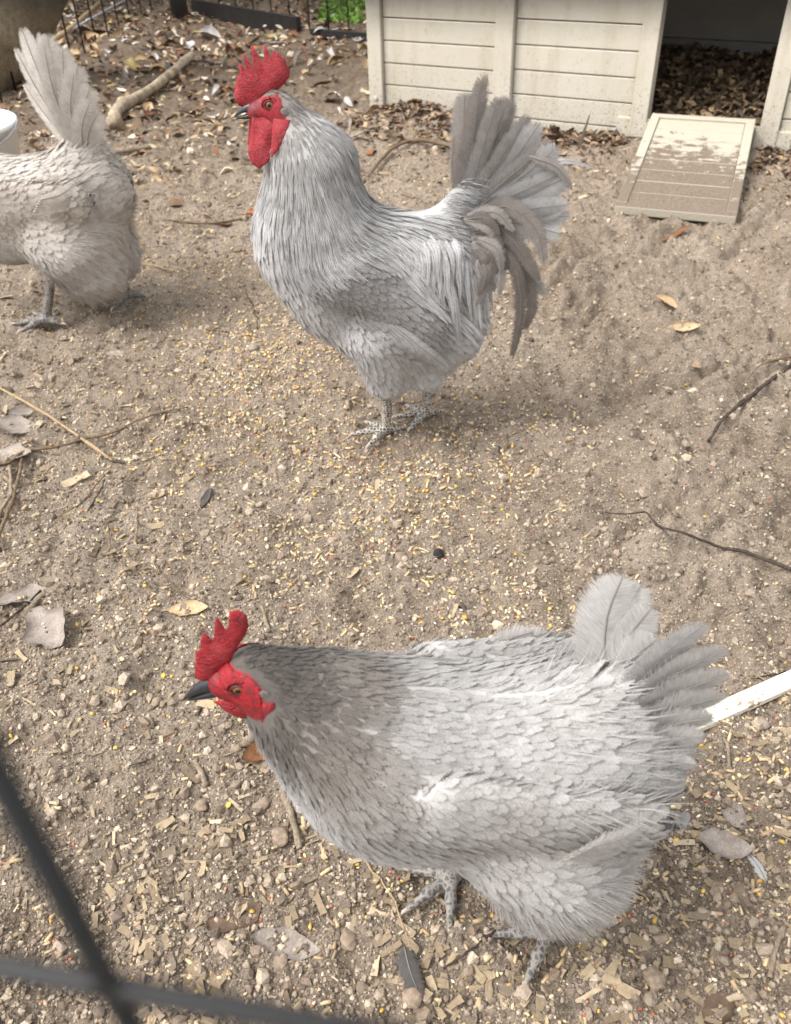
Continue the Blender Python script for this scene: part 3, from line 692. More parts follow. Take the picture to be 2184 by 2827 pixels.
def slab(name, outline, thick, parent, mat, y0=0.0, splay=0.0, wave=0.0, taper=0.35, sub=2, zref=None, seed=1):
    """a fleshy flap cut to an outline in the x-z plane: swollen inside, thin at its rim"""
    o = np.array(outline, float); n = len(o); cen = o.mean(0)
    # resample each edge
    ring = []
    for i in range(n):
        a, b = o[i], o[(i+1) % n]
        for k in range(sub): ring.append(a+(b-a)*k/sub)
    ring = np.array(ring); m = len(ring)
    area = 0.5*np.sum(ring[:, 0]*np.roll(ring[:, 1], -1)-np.roll(ring[:, 0], -1)*ring[:, 1])
    if area < 0: ring = ring[::-1]
    # triangulated interior through a grid of points inside the polygon
    from mathutils.geometry import delaunay_2d_cdt
    lo, hi = ring.min(0), ring.max(0); st = max((hi-lo).max()/22, 0.0015)
    gx, gy = np.meshgrid(np.arange(lo[0], hi[0], st), np.arange(lo[1], hi[1], st)); g = np.stack([gx.ravel(), gy.ravel()], 1)
    g = g+np.random.default_rng(seed).uniform(-0.2, 0.2, g.shape)*st
    a, b = ring, np.roll(ring, -1, 0)
    ab = b-a; tt = np.clip(((g[:, None]-a[None])*ab[None]).sum(-1)/((ab**2).sum(-1)+1e-12), 0, 1)
    dist = np.linalg.norm(g[:, None]-(a[None]+tt[..., None]*ab[None]), axis=-1).min(1)
    cross = ((a[None, :, 1] > g[:, None, 1]) != (b[None, :, 1] > g[:, None, 1])) & (g[:, None, 0] < (b[None, :, 0]-a[None, :, 0])*(g[:, None, 1]-a[None, :, 1])/(b[None, :, 1]-a[None, :, 1]+1e-12)+a[None, :, 0])
    ins = (cross.sum(1) % 2 == 1) & (dist > st*0.45)
    g = g[ins]; dist = dist[ins]
    pts = [Vector(q) for q in np.concatenate([ring, g])]
    res = delaunay_2d_cdt(pts, [(i, (i+1) % m) for i in range(m)], [], 1, 1e-7)
    P2 = np.array([tuple(q) for q in res[0]]); tris = [tuple(t) for t in res[2]]
    tt = np.clip(((P2[:, None]-a[None])*ab[None]).sum(-1)/((ab**2).sum(-1)+1e-12), 0, 1)
    dd = np.linalg.norm(P2[:, None]-(a[None]+tt[..., None]*ab[None]), axis=-1).min(1)
    th = thick*(taper*0.35+np.sqrt(np.clip(dd/(thick*1.6), 0, 1))*0.8)*0.5
    th[dd < 1e-6] = thick*taper*0.18
    zr = P2[:, 1].max() if zref is None else zref
    cy = y0+splay*(zr-P2[:, 1])+wave*np.sin(P2[:, 0]*150+seed)*np.sin(P2[:, 1]*120)
    th = th*(1+0.10*vnoise(P2[:, 0]*260, P2[:, 1]*260, seed))
    V_ = np.concatenate([np.stack([P2[:, 0], cy+th, P2[:, 1]], 1), np.stack([P2[:, 0], cy-th, P2[:, 1]], 1)]); N_ = len(P2)
    F = [(t[0], t[2], t[1]) for t in tris]+[(t[0]+N_, t[1]+N_, t[2]+N_) for t in tris]
    from collections import Counter
    ec = Counter(); 
    for t in tris:
        for e in ((t[0], t[1]), (t[1], t[2]), (t[2], t[0])): ec[e] += 1
    for (p_, q_) in list(ec):
        if ec.get((q_, p_), 0) == 0: F.append((p_, q_, q_+N_, p_+N_))
    ob = build(name, V_, F, mat, parent, True)
    return ob
def tube(name, pts, rad, mat, parent=None, n=8, cap=True):
    pts = np.array(pts, float); rad = np.broadcast_to(np.array(rad, float), (len(pts),)); k = len(pts)
    T = unit(np.gradient(pts, axis=0)); ref = np.array([0.3, 0.2, 1.0]); ref = ref if abs(unit(ref) @ T[0]) < 0.9 else np.array([1.0, 0, 0.1])
    U = unit(np.cross(T, ref)); Vv = np.cross(T, U)
    a = np.arange(n)/n*2*math.pi
    v = pts[:, None]+rad[:, None, None]*(np.cos(a)[None, :, None]*U[:, None]+np.sin(a)[None, :, None]*Vv[:, None])
    f = []
    for i in range(k-1):
        for j in range(n): f.append((i*n+j, i*n+(j+1) % n, (i+1)*n+(j+1) % n, (i+1)*n+j))
    f.append(tuple(range(n))[::-1]); f.append(tuple((k-1)*n+j for j in range(n)))
    return build(name, v.reshape(-1, 3), f, mat, parent, True)
def spline(pts, n):
    pts = np.array(pts, float); m = len(pts)
    if m == 2: t = np.linspace(0, 1, n)[:, None]; return pts[0]*(1-t)+pts[1]*t
    P_ = np.concatenate([[2*pts[0]-pts[1]], pts, [2*pts[-1]-pts[-2]]]); out = []
    for u in np.linspace(0, m-1-1e-6, n):
        i = int(u); t = u-i; a, b, c_, d = P_[i:i+4]
        out.append(0.5*((2*b)+(-a+c_)*t+(2*a-5*b+4*c_-d)*t*t+(-a+3*b-3*c_+d)*t**3))
    return np.array(out)
def quill(name, parent, path, width, col, tipcol=None, shaft=0.35, facing=(0, 1, 0), point=0.0, fray=0.35, n=90, asym=0.0, camber=0.15, rachis=True):
    """one large feather with its own shaft: path of points, facing = side the flat vane looks to"""
    C = spline(path, n)[None]; T = unit(np.gradient(C[0], axis=0))[None]; Fc = np.broadcast_to(np.array(facing, float), T.shape)
    A = unit(np.cross(T, Fc)); N = np.cross(A, T)
    t = np.linspace(0, 1, n)
    w = np.clip(0.25+t*3.2, 0, 1)*np.sqrt(np.clip(1-(np.clip(t-0.62, 0, 1)/0.385)**2, 0, 1))
    w = w*(1-point)+point*np.clip(0.3+t*2.5, 0, 1)*np.clip((1.02-t)*1.7, 0, 1)**0.9
    # barbs part here and there: notches along the rim
    pl = Plumes(); W = (width*0.62*w)[None]
    c0 = np.array(col)[None]; c1 = c0 if tipcol is None else np.array(tipcol)[None]
    def edge(ui):
        e = np.ones(n); i = 0
        while i < n:                       # barbs cling in clumps; each clump runs out to a tip and then drops back
            m_ = int(rng.integers(2, 9)); dpt = (fray*rng.random()**1.2 if rng.random() < 0.32 else 0.06*rng.random())*(0.35+0.65*t[min(i, n-1)])
            e[i:i+m_] = 1-dpt*(1-np.linspace(0, 1, m_)[:len(e[i:i+m_])]); i += m_
        return e[None]
    pl.add(C, A, N, W, c0, c1, np.array([shaft]), camber, fray, None, 2, asym, edge=edge)
    o = pl.done(name, parent)
    if rachis: rb = tube('shaft', spline(path, 8)+np.array(facing)*0.0006, np.linspace(0.0010, 0.00025, 8)*(width/0.04)**0.5, M['rachis'], o, 5)
    return o
def make_leg(name, parent, hock, foot, toes, mat, r=0.0085, claw=0.014):
    """shank from under the feathers to the foot, toes along the soil; the whole leg one skin"""
    prims = [(tuple(hock), tuple(foot), r*1.05, r*0.95, 1.0)]; ends = []
    for tdir, tl in toes:
        tdir = unit(np.array(tdir, float)); f = np.array(foot, float); base = f+np.array([0, 0, -0.001])
        mid = f+tdir*tl*0.5; mid[2] = f[2]-0.003; tip = f+tdir*tl; tip[2] = f[2]-0.0085
        prims += [(tuple(base), tuple(mid), r*0.78, r*0.66, 1.0), (tuple(mid), tuple(tip), r*0.66, r*0.42, 1.0)]; ends.append((tip, tdir))
    class One(Body):
        def sd(s, p):
            d = None
            for a, b, ra, rb, ys in s.pr:
                a = np.array(a); b = np.array(b); ba = b-a; t = np.clip(((p-a) @ ba)/(ba @ ba), 0, 1)
                e = np.linalg.norm(p-(a+t[:, None]*ba), axis=1)-(ra+(rb-ra)*t)-0.0007*np.abs(np.sin(t*np.linalg.norm(ba)*480))
                if d is None: d = e
                else: h = np.clip(0.5+0.5*(d-e)/0.007, 0, 1); d = d*(1-h)+e*h-0.007*h*(1-h)
            return d
    al = np.array([q for pr in prims for q in pr[:2]]); lo = al.min(0)-0.014; hi = al.max(0)+0.014
    v, f = surface_nets(One(prims).sd, lo, hi, 0.0022)
    leg = build(name, v, f, mat, parent, True)
    for tip, td in ends:
        e = tip+td*claw; e[2] = tip[2]-0.005
        tube('claw', [tip-td*0.003, tip+td*claw*0.5+np.array([0, 0, 0.0012]), e], [r*0.40, r*0.3, 0.0006], M['horn'], leg, 6)
    return leg
def ball(name, c, r, mat, parent, sy=1.0, n=14):
    v = []; f = []
    for i in range(n+1):
        th = math.pi*i/n
        for j in range(n): ph = 2*math.pi*j/n; v.append((c[0]+r*math.sin(th)*math.cos(ph), c[1]+sy*r*math.cos(th), c[2]+r*math.sin(th)*math.sin(ph)))
    for i in range(n):
        for j in range(n): f.append((i*n+j, i*n+(j+1) % n, (i+1)*n+(j+1) % n, (i+1)*n+j))
    return build(name, v, f, mat, parent, True)
def make_beak(parent, base, tip, r, mouth_drop, mat):
    b = np.array(base, float); t = np.array(tip, float); k = 10; vs = []; n = 12
    for part in (0, 1):
        v = []; f = []
        for i in range(k):
            s = i/(k-1); c = b*(1-s)+t*s if part == 0 else b*(1-s*0.86)+t*s*0.86
            rr = r*(1-s)**0.75+0.0004
            c = c+np.array([0, 0, (0.55*r*math.sin(math.pi*s*0.9) if part == 0 else -0.55*r*(1-s))])
            for j in range(n):
                a = 2*math.pi*j/n; zz = math.sin(a)*rr*(1.0 if part == 0 else 0.55)
                if part == 0 and zz < -0.35*rr: zz = -0.35*rr
                v.append((c[0], c[1]+math.cos(a)*rr*0.72, c[2]+zz))
        for i in range(k-1):
            for j in range(n): f.append((i*n+j, i*n+(j+1) % n, (i+1)*n+(j+1) % n, (i+1)*n+j))
        f.append(tuple(range(n))[::-1]); f.append(tuple((k-1)*n+j for j in range(n)))
        build('upper_beak' if part == 0 else 'lower_beak', v, f, mat, parent, True)
def make_eye(parent, c, r, side):
    e = ball('eye', c, r, M['iris'], parent, 0.7)
    ball('pupil', (c[0], c[1]+side*r*0.42, c[2]), r*0.56, M['pupil'], e, 0.62)
    a = np.linspace(0, 2*math.pi, 15)
    tube('eyelid', np.stack([c[0]+r*1.12*np.cos(a), np.full(15, c[1]+side*r*0.38), c[2]+r*0.98*np.sin(a)], 1), r*0.2, M['darkskin'], e, 6)
M['rachis'] = mat_plain('feather_shaft', sr(128, 122, 116), 0.5, 0.3)
M['darkskin'] = mat_plain('dark_eyelid', sr(88, 40, 42), 0.5, 0.3, 0.2, 300)
M['faceskin'] = mat_vcol('face_skin', 0.5, 0.35, 500, 0.4, 0.8)
M['lobe'] = mat_plain('white_ear_feathers', sr(118, 114, 111), 0.9, 0.1, 0.5, 700, 1.0)

def plumage(bird, body, nodes, regions, face, head, tries=26000, fluff_fn=None, h=0.005, lo=(-0.3, -0.2, 0.02), hi=(0.32, 0.2, 0.75), undercol=None, dens=1.0):
    """body skin + feathers; nodes: (pos, dir, [L, W, point, lift, adh, shaft, r, g, b, spacing]), regions: part name per node"""
    v, f = surface_nets(body.sd, lo, hi, h); body.skin = v
    fm = face(v)
    _, val, _ = field(nodes, v)
    col = val[:, 6:9]*0.8; fm = fm*0+(0 if face is None else face(v)); hair = np.clip(0.5+vnoise(v[:, 0]*700, v[:, 2]*420, 3)*1.5, 0, 1)[:, None]; skin = np.array(sr(168, 36, 42))*(1-hair*0.55)+np.array(sr(84, 44, 44))*hair*0.55
    col = col*(1-fm[:, None])+skin*fm[:, None]
    build('body', v, f, M['body'], bird, True, col)
    hx, hz = head                                  # bare face skin over the head, finer than the body's own grid
    fv, ff = surface_nets(lambda q: body.sd(q)-0.0012, (hx-0.05, -0.04, hz-0.05), (hx+0.06, 0.04, hz+0.05), 0.0014)
    fk = face(fv) > 0.5; ff = ff[fk[ff].all(1)]; us = np.unique(ff); mp = np.zeros(len(fv), int); mp[us] = np.arange(len(us)); fv = fv[us]
    wr = vnoise(fv[:, 0]*330, fv[:, 2]*330, 5)+0.6*vnoise(fv[:, 0]*800, fv[:, 2]*800, 6); de = np.hypot(fv[:, 0]-hx, fv[:, 2]-hz)
    dark = np.clip(0.25+wr*1.1+0.5*smooth(0.010, 0.026, de), 0, 0.85)[:, None]
    build('face', fv, mp[ff], M['faceskin'], bird, True, np.array(sr(160, 28, 38))*(1-dark)+np.array(sr(92, 36, 40))*dark)
    # dense candidate points on the surface
    tri = np.concatenate([f[:, [0, 1, 2]], f[:, [0, 2, 3]]]); a, b, c_ = v[tri[:, 0]], v[tri[:, 1]], v[tri[:, 2]]
    ar = np.linalg.norm(np.cross(b-a, c_-a), axis=1); k = rng.choice(len(tri), tries, p=ar/ar.sum())
    r1 = np.sqrt(rng.random(tries)); r2 = rng.random(tries)
    pts = a[k]*(1-r1)[:, None]+b[k]*(r1*(1-r2))[:, None]+c_[k]*(r1*r2)[:, None]
    pts = pts[face(pts) < 0.35]
    sp = lambda q: field(nodes, q)[1][:, 9]/dens
    pts = pick_points(pts, None, sp, tries, np.ones(len(pts), bool))
    _, val, near = field(nodes, pts)
    names = np.array(regions)[near]
    for nm in sorted(set(regions)):
        m = names == nm
        if not m.any(): continue
        vv = val[m]; n = len(vv); L = vv[:, 0]*rng.uniform(0.8, 1.2, n); Wd = vv[:, 1]*rng.uniform(0.8, 1.2, n)
        lift = vv[:, 3]*rng.uniform(0.5, 1.5, n)
        C, A, N, W, S0 = lay(body, nodes, pts[m], L, Wd, np.clip(vv[:, 2], 0, 1), lift, np.clip(vv[:, 4], 0, 1), k=7)
        c0 = vv[:, 6:9]*(1+rng.uniform(-0.06, 0.06, (n, 1))); c1 = c0*1.04; c0 = c0*0.95
        pl = Plumes(); pl.add(C, A, N, W, c0, c1, np.clip(vv[:, 5], 0, 1), 0.12, 0.3, L, 1, S=S0)
        o = pl.done(nm, bird); tag(o, kind='stuff')
    return v, f
def fluff(bird, body, nodes, sel, n, L, w, name='down_fluff', lift=0.012, colm=1.06):
    base = body.skin[sel(body.skin)]; pts = base[rng.integers(0, len(base), n)]+rng.uniform(-0.003, 0.003, (n, 3)); _, val, _ = field(nodes, pts)
    Ln = L*rng.uniform(0.6, 1.3, n)
    C, A, N, W, S0 = lay(body, nodes, pts, Ln, np.full(n, w), np.ones(n), lift*rng.uniform(0.2, 1.6, n), np.full(n, 0.25), k=5, mess=0.5, stiff=0.6)
    c = val[:, 6:9]*colm*(1+rng.uniform(-0.15, 0.12, (n, 1)))
    pl = Plumes(); pl.add(C, A, N, W, c, c*1.05, np.zeros(n), 0.0, 0.0, Ln, 1, S=S0)
    return tag(pl.done(name, bird), kind='stuff')
def nd(pos, d, L, W, point, lift, adh, shaft, col, sp): return (pos, d, [L, W, point, lift, adh, shaft, *col, sp])

# ---------------- the rooster
RX, RY = 0.026, 1.495
rooster = tag(empty('rooster', (RX, RY, float(ground_h(RX, RY))), math.pi), 'tall pale grey rooster with big red comb standing beside the spilled feed', 'rooster')
g_lt, g_md, g_dk, g_br = sr(204, 203, 203), sr(197, 196, 195), sr(160, 157, 155), sr(160, 148, 138)
rb = Body([((0.11, 0, 0.36), (-0.04, 0, 0.345), 0.105, 0.085, 0.86),
           ((-0.04, 0, 0.345), (-0.12, 0, 0.36), 0.085, 0.062, 0.86),
           ((0.163, 0, 0.385), (0.12, 0, 0.30), 0.094, 0.090, 0.86),
           ((0.150, 0, 0.44), (0.150, 0, 0.525), 0.104, 0.074, 0.8),
           ((0.150, 0, 0.53), (0.184, 0, 0.605), 0.071, 0.033, 0.8),
           ((0.198, 0, 0.622), (0.228, 0, 0.614), 0.0255, 0.0165, 0.85, 0.012),
           ((-0.08, 0, 0.40), (-0.12, 0, 0.475), 0.05, 0.024, 0.7),
           ((0.06, 0, 0.25), (-0.07, 0, 0.225), 0.085, 0.08, 0.9),
           ((0.04, 0.05, 0.23), (0.035, 0.045, 0.14), 0.062, 0.036, 0.9),
           ((-0.03, 0.045, 0.22), (-0.04, 0.04, 0.15), 0.058, 0.034, 0.9),
           ((0.09, 0.075, 0.36), (-0.03, 0.082, 0.27), 0.05, 0.035, 0.5, 0.015)])
RN = [  # head and neck
    (nd((0.195, 0.0, 0.65), (-1, 0, -0.3), 0.012, 0.005, 0.3, 0.002, 1, 0, sr(120, 113, 106), 0.0026), 'head_feathers'),
    (nd((0.172, 0.01, 0.628), (-0.5, 0, -0.8), 0.025, 0.006, 0.7, 0.002, 1, 0.1, sr(150, 145, 140), 0.0036), 'head_feathers'),
    (nd((0.20, 0.02, 0.585), (-0.15, 0, -1), 0.035, 0.006, 0.8, 0.003, 1, 0.3, sr(172, 168, 165), 0.0042), 'hackle_feathers'),
    (nd((0.14, 0.0, 0.57), (-0.45, 0, -0.9), 0.06, 0.007, 1, 0.004, 0.9, 0.8, g_md*0.9, 0.0052), 'hackle_feathers'),
    (nd((0.18, 0.045, 0.52), (-0.02, 0, -1), 0.08, 0.0075, 1, 0.006, 0.9, 0.75, g_md, 0.0056), 'hackle_feathers'),
    (nd((0.235, 0.02, 0.50), (0.05, 0, -1), 0.06, 0.008, 0.9, 0.005, 0.9, 0.4, g_lt, 0.0058), 'hackle_feathers'),
    (nd((0.10, 0.05, 0.49), (-0.35, 0.1, -0.9), 0.10, 0.009, 1, 0.005, 0.9, 0.8, g_md, 0.0058), 'hackle_feathers'),
    (nd((0.16, 0.078, 0.43), (-0.05, 0.05, -1), 0.09, 0.009, 1, 0.005, 0.9, 0.6, g_lt, 0.006), 'hackle_feathers'),
    (nd((0.05, 0.03, 0.455), (-0.8, 0.15, -0.35), 0.07, 0.008, 1, 0.006, 0.9, 0.6, g_md, 0.0062), 'hackle_feathers'),
    # breast: pale, lightened further in colour for light bounced off the ground
    (nd((0.245, 0.03, 0.41), (-0.15, 0.05, -1), 0.045, 0.014, 0.3, 0.006, 1, 0.1, g_lt*1.1, 0.008), 'breast_feathers'),
    (nd((0.21, 0.06, 0.31), (-0.55, 0, -0.8), 0.04, 0.017, 0.15, 0.006, 1, 0.05, g_lt*1.15, 0.009), 'breast_feathers'),
    (nd((0.12, 0.05, 0.21), (-0.75, 0, -0.6), 0.04, 0.017, 0.15, 0.006, 1, 0.05, g_lt*1.15, 0.009), 'breast_feathers'),
    # wing
    (nd((0.13, 0.10, 0.36), (-0.7, 0, -0.6), 0.028, 0.013, 0.2, 0.004, 1, 0.15, g_dk*1.05, 0.007), 'wing_feathers'),
    (nd((0.06, 0.115, 0.35), (-0.75, 0, -0.5), 0.03, 0.014, 0.2, 0.004, 1, 0.15, g_dk, 0.0075), 'wing_feathers'),
    (nd((0.04, 0.115, 0.29), (-0.8, 0, -0.6), 0.045, 0.016, 0.15, 0.005, 1, 0.3, g_dk*1.1, 0.009), 'wing_feathers'),
    (nd((-0.01, 0.11, 0.25), (-0.8, 0, -0.6), 0.055, 0.017, 0.2, 0.005, 1, 0.35, g_dk*1.15, 0.010), 'wing_feathers'),
    # saddle
    (nd((-0.02, 0.02, 0.435), (-0.85, 0.4, -0.2), 0.08, 0.009, 1, 0.005, 0.95, 0.65, g_md*0.86, 0.006), 'saddle_feathers'),  # top of the back darkened in colour to offset the sun on it
    (nd((-0.02, 0.075, 0.40), (-0.6, 0.25, -0.75), 0.12, 0.013, 1, 0.014, 0.65, 0.5, g_lt*1.05, 0.0078), 'saddle_feathers'),
    (nd((-0.08, 0.075, 0.36), (-0.42, 0.08, -0.95), 0.135, 0.0145, 1, 0.020, 0.4, 0.45, g_lt*1.12, 0.0082), 'saddle_feathers'),
    (nd((-0.12, 0.05, 0.33), (-0.5, 0.05, -0.9), 0.11, 0.013, 1, 0.016, 0.45, 0.4, g_lt*1.05, 0.008), 'saddle_feathers'),
    (nd((-0.10, 0.03, 0.44), (-0.75, 0.3, -0.1), 0.05, 0.011, 0.7, 0.006, 0.8, 0.4, g_md*0.78, 0.006), 'saddle_feathers'),  # upward-facing tail base toned down in colour against bright light
    # thighs and belly
    (nd((0.05, 0.09, 0.20), (-0.5, 0, -0.85), 0.035, 0.018, 0.2, 0.007, 1, 0, g_lt*1.1, 0.009), 'thigh_feathers'),
    (nd((0.03, 0.075, 0.12), (-0.35, 0, -0.9), 0.028, 0.016, 0.2, 0.006, 0.9, 0, g_lt*1.08, 0.008), 'thigh_feathers'),
    (nd((-0.06, 0.06, 0.17), (-0.5, 0, -0.8), 0.035, 0.018, 0.3, 0.008, 0.8, 0, g_lt*1.05, 0.009), 'thigh_feathers'),
    (nd((-0.12, 0.03, 0.25), (-0.7, 0, -0.7), 0.04, 0.018, 0.3, 0.01, 0.7, 0, g_lt*1.05, 0.009), 'thigh_feathers')]
def rface(p):
    e = ((p[:, 0]-0.212)/0.032)**2+((p[:, 2]-0.616)/0.0245)**2
    e2 = ((p[:, 0]-0.206)/0.021)**2+((p[:, 2]-0.630)/0.016)**2
    return ((np.minimum(e, e2) < 1) & (p[:, 2]+0.25*(p[:, 0]-0.2) < 0.6415) & (p[:, 2] > 0.585)).astype(float)
plumage(rooster, rb, [q[0] for q in RN], [q[1] for q in RN], rface, (0.2048, 0.6285), 45000)
nodes_r = [q[0] for q in RN]
fluff(rooster, rb, nodes_r, lambda q: (q[:, 2] < 0.22) & (q[:, 0] < 0.12), 2600, 0.026, 0.0012)
fluff(rooster, rb, nodes_r, lambda q: (q[:, 2] > 0.42) & (q[:, 0] < -0.07), 500, 0.04, 0.0014, 'tail_base_fluff', 0.02, 0.95)
# comb, wattles, ears, beak, eyes
slab('comb', [(0.2565, 0.6245), (0.2627, 0.6327), (0.2612, 0.6454), (0.2529, 0.6693), (0.249, 0.6681), (0.2487, 0.6845), (0.2449, 0.6847), (0.2368, 0.6726), (0.2412, 0.6979), (0.2375, 0.6981), (0.2256, 0.68), (0.227, 0.7094), (0.224, 0.7108), (0.2089, 0.6848), (0.2061, 0.7102), (0.2035, 0.7106), (0.1963, 0.6919), (0.1934, 0.7021), (0.1909, 0.702), (0.188, 0.6977), (0.1857, 0.7002), (0.1821, 0.6983), (0.1802, 0.6929), (0.1745, 0.6913), (0.1728, 0.6829), (0.1689, 0.672), (0.1716, 0.6629), (0.1793, 0.6553), (0.1882, 0.6485), (0.1985, 0.642), (0.2129, 0.637), (0.2226, 0.6308), (0.2275, 0.6228), (0.2401, 0.621)], 0.010, rooster, M['skin'], 0, 0, 0.0012)
wat = [(0.2349, 0.6124), (0.2271, 0.6098), (0.2175, 0.6103), (0.2057, 0.6067), (0.1977, 0.5999), (0.1954, 0.5899), (0.2002, 0.5784), (0.2057, 0.5617), (0.2127, 0.5483), (0.2304, 0.5359), (0.242, 0.5441), (0.2471, 0.5597), (0.242, 0.5797), (0.2384, 0.5977)]
slab('wattle', wat, 0.009, rooster, M['skin'], 0.019, 0.30, 0.0022, zref=0.61)
slab('wattle', [(a+0.007, b+0.002) for a, b in wat], 0.009, rooster, M['skin'], -0.012, -0.2, 0.0018, zref=0.61, seed=5)
for sy in (1, -1):
    slab('ear_lobe', [(0.1996, 0.6094), (0.1741, 0.6073), (0.1753, 0.5958), (0.1836, 0.5845), (0.1943, 0.5681), (0.2083, 0.5553), (0.2068, 0.5718), (0.204, 0.5881)], 0.008, rooster, M['skin'], sy*0.027, sy*0.42, 0.001, zref=0.61, seed=3)
    ball('ear_tuft', (0.1817, sy*0.0255, 0.618), 0.0066, M['lobe'], rooster, 0.22)
    make_eye(rooster, (0.2048, sy*0.0195, 0.6285), 0.0068, sy)
    brow = np.linspace(-0.3, 3.6, 9); tube('eye_skin', np.stack([0.2048+0.0125*np.cos(brow), np.full(9, sy*0.0195), 0.6285+0.0105*np.sin(brow)], 1), np.array([.001, .002, .0028, .003, .003, .003, .0026, .002, .001]), M['skin'], rooster, 7)
    make_leg('leg', rooster, (0.028, sy*0.035, 0.15) if sy > 0 else (-0.052, sy*0.035, 0.15), (0.040, 0.030, 0.018) if sy > 0 else (-0.046, -0.030, 0.018),
             [((1, 0.05, 0), 0.062), ((0.62, 0.85, 0), 0.058), ((0.75, -0.75, 0), 0.052), ((-0.9, -0.35, 0), 0.032)], M['scale_a'], 0.0095)
make_beak(rooster, (0.230, 0, 0.6175), (0.2690, 0, 0.604), 0.0125, 0, M['beak'])
# tail: upright main feathers, curved sickles, coverts
def rq(name, pts, ys, w, col, **kw): quill(name, rooster, [(x_, y_, z_) for (x_, z_), y_ in zip(pts, ys)], w, col, **kw)
tb, tg, tw_ = sr(156, 150, 145), sr(168, 166, 165), sr(190, 189, 188)
dk_ = sr(118, 111, 106)
B0 = (-0.105, 0.455)
rq('tail_feather', [B0, (-0.118, 0.55), (-0.139, 0.664)], (0.0, 0.012, 0.014), 0.040, tb, facing=(-0.3, 1, 0), fray=0.35, tipcol=sr(150, 138, 128))
rq('tail_feather', [(-0.11, 0.45), (-0.153, 0.555), (-0.178, 0.632)], (0.004, 0.020, 0.026), 0.050, tg, facing=(-0.3, 1, 0), fray=0.35, tipcol=tb)
rq('tail_feather', [(-0.115, 0.445), (-0.185, 0.525), (-0.230, 0.592)], (0.008, 0.026, 0.034), 0.050, tg, facing=(-0.2, 1, 0), fray=0.35, tipcol=tw_)
rq('tail_feather', [(-0.12, 0.44), (-0.205, 0.505), (-0.262, 0.556)], (0.010, 0.028, 0.038), 0.052, tg, facing=(-0.1, 1, 0), fray=0.5, tipcol=tw_)
rq('tail_feather', [(-0.12, 0.435), (-0.215, 0.475), (-0.286, 0.506)], (0.010, 0.026, 0.036), 0.054, tw_, facing=(0, 1, 0), fray=0.4)
rq('tail_feather', [(-0.12, 0.43), (-0.215, 0.447), (-0.281, 0.455)], (0.012, 0.024, 0.032), 0.054, tw_, facing=(0, 1, 0.1), fray=0.3)
rq('tail_feather', [(-0.12, 0.425), (-0.205, 0.425), (-0.283, 0.405)], (0.012, 0.022, 0.028), 0.056, tw_, facing=(0, 1, 0.2), fray=0.25)
for k_ in range(11):            # narrower feathers filling the fan on the near side
    a_ = k_/10; an = math.radians(96+84*a_); ln = 0.196-0.024*a_+rng.uniform(-.006, .006); bx, bz = -0.112-0.012*a_, 0.452-0.02*a_
    rq('tail_feather', [(bx, bz), (bx+0.55*ln*math.cos(an), bz+0.55*ln*math.sin(an)+0.004), (bx+ln*math.cos(an), bz+ln*math.sin(an))], (0.006, 0.018+0.012*(k_ % 2), 0.020+0.014*(k_ % 2)), 0.034, (tg if k_ % 2 else tb)*rng.uniform(0.92, 1.06), facing=(-0.25, 1, 0), fray=0.4, tipcol=(tb if k_ < 6 else tw_), n=80)
for k_, (x_, z_) in enumerate([(-0.112, 0.628), (-0.160, 0.605), (-0.205, 0.575), (-0.244, 0.53), (-0.264, 0.478)]):       # far side of the tented tail
    rq('tail_feather', [(-0.11, 0.45), (-0.11+(x_+0.11)*0.55, 0.45+(z_-0.45)*0.6), (x_, z_)], (-0.006, -0.026, -0.034), 0.046, tb*0.9, facing=(0.2, 1, 0), fray=0.5)
rq('tail_feather', [(-0.095, 0.46), (-0.092, 0.515), (-0.094, 0.566)], (0.0, -0.008, -0.012), 0.016, sr(120, 112, 106), facing=(1, 0.5, 0), fray=0.5)
rq('tail_feather', [(-0.20, 0.50), (-0.29, 0.508), (-0.345, 0.494)], (-0.03, -0.045, -0.05), 0.016, tg, facing=(0, 0.4, 1), fray=0.1, point=0.6)
rq('sickle_feather', [(-0.215, 0.54), (-0.262, 0.522), (-0.292, 0.484)], (0.036, 0.04, 0.042), 0.018, tb, facing=(0, 1, 0.3), fray=0.5, point=0.6)
rq('sickle_feather', [(-0.13, 0.445), (-0.185, 0.462), (-0.232, 0.425), (-0.251, 0.36)], (0.02, 0.045, 0.058, 0.062), 0.030, dk_, facing=(0, 1, 0.15), fray=0.2, point=0.25, tipcol=tb)
rq('sickle_feather', [(-0.125, 0.43), (-0.18, 0.42), (-0.222, 0.37), (-0.243, 0.335)], (0.024, 0.05, 0.062, 0.066), 0.028, dk_, facing=(0, 1, 0.15), fray=0.3, point=0.3)
rq('sickle_feather', [(-0.14, 0.41), (-0.195, 0.37), (-0.213, 0.28), (-0.201, 0.182)], (0.03, 0.06, 0.068, 0.07), 0.026, sr(116, 108, 103), facing=(-0.2, 1, 0), fray=0.12, point=0.3)
rq('sickle_feather', [(-0.15, 0.40), (-0.215, 0.34), (-0.236, 0.285), (-0.224, 0.236)], (0.02, 0.045, 0.054, 0.056), 0.028, sr(124, 116, 110), facing=(-0.2, 1, 0), fray=0.15, point=0.3)
rq('sickle_feather', [(-0.15, 0.41), (-0.22, 0.345), (-0.264, 0.296)], (0.012, 0.03, 0.04), 0.030, tb, facing=(-0.1, 1, 0.1), fray=0.2, point=0.3)
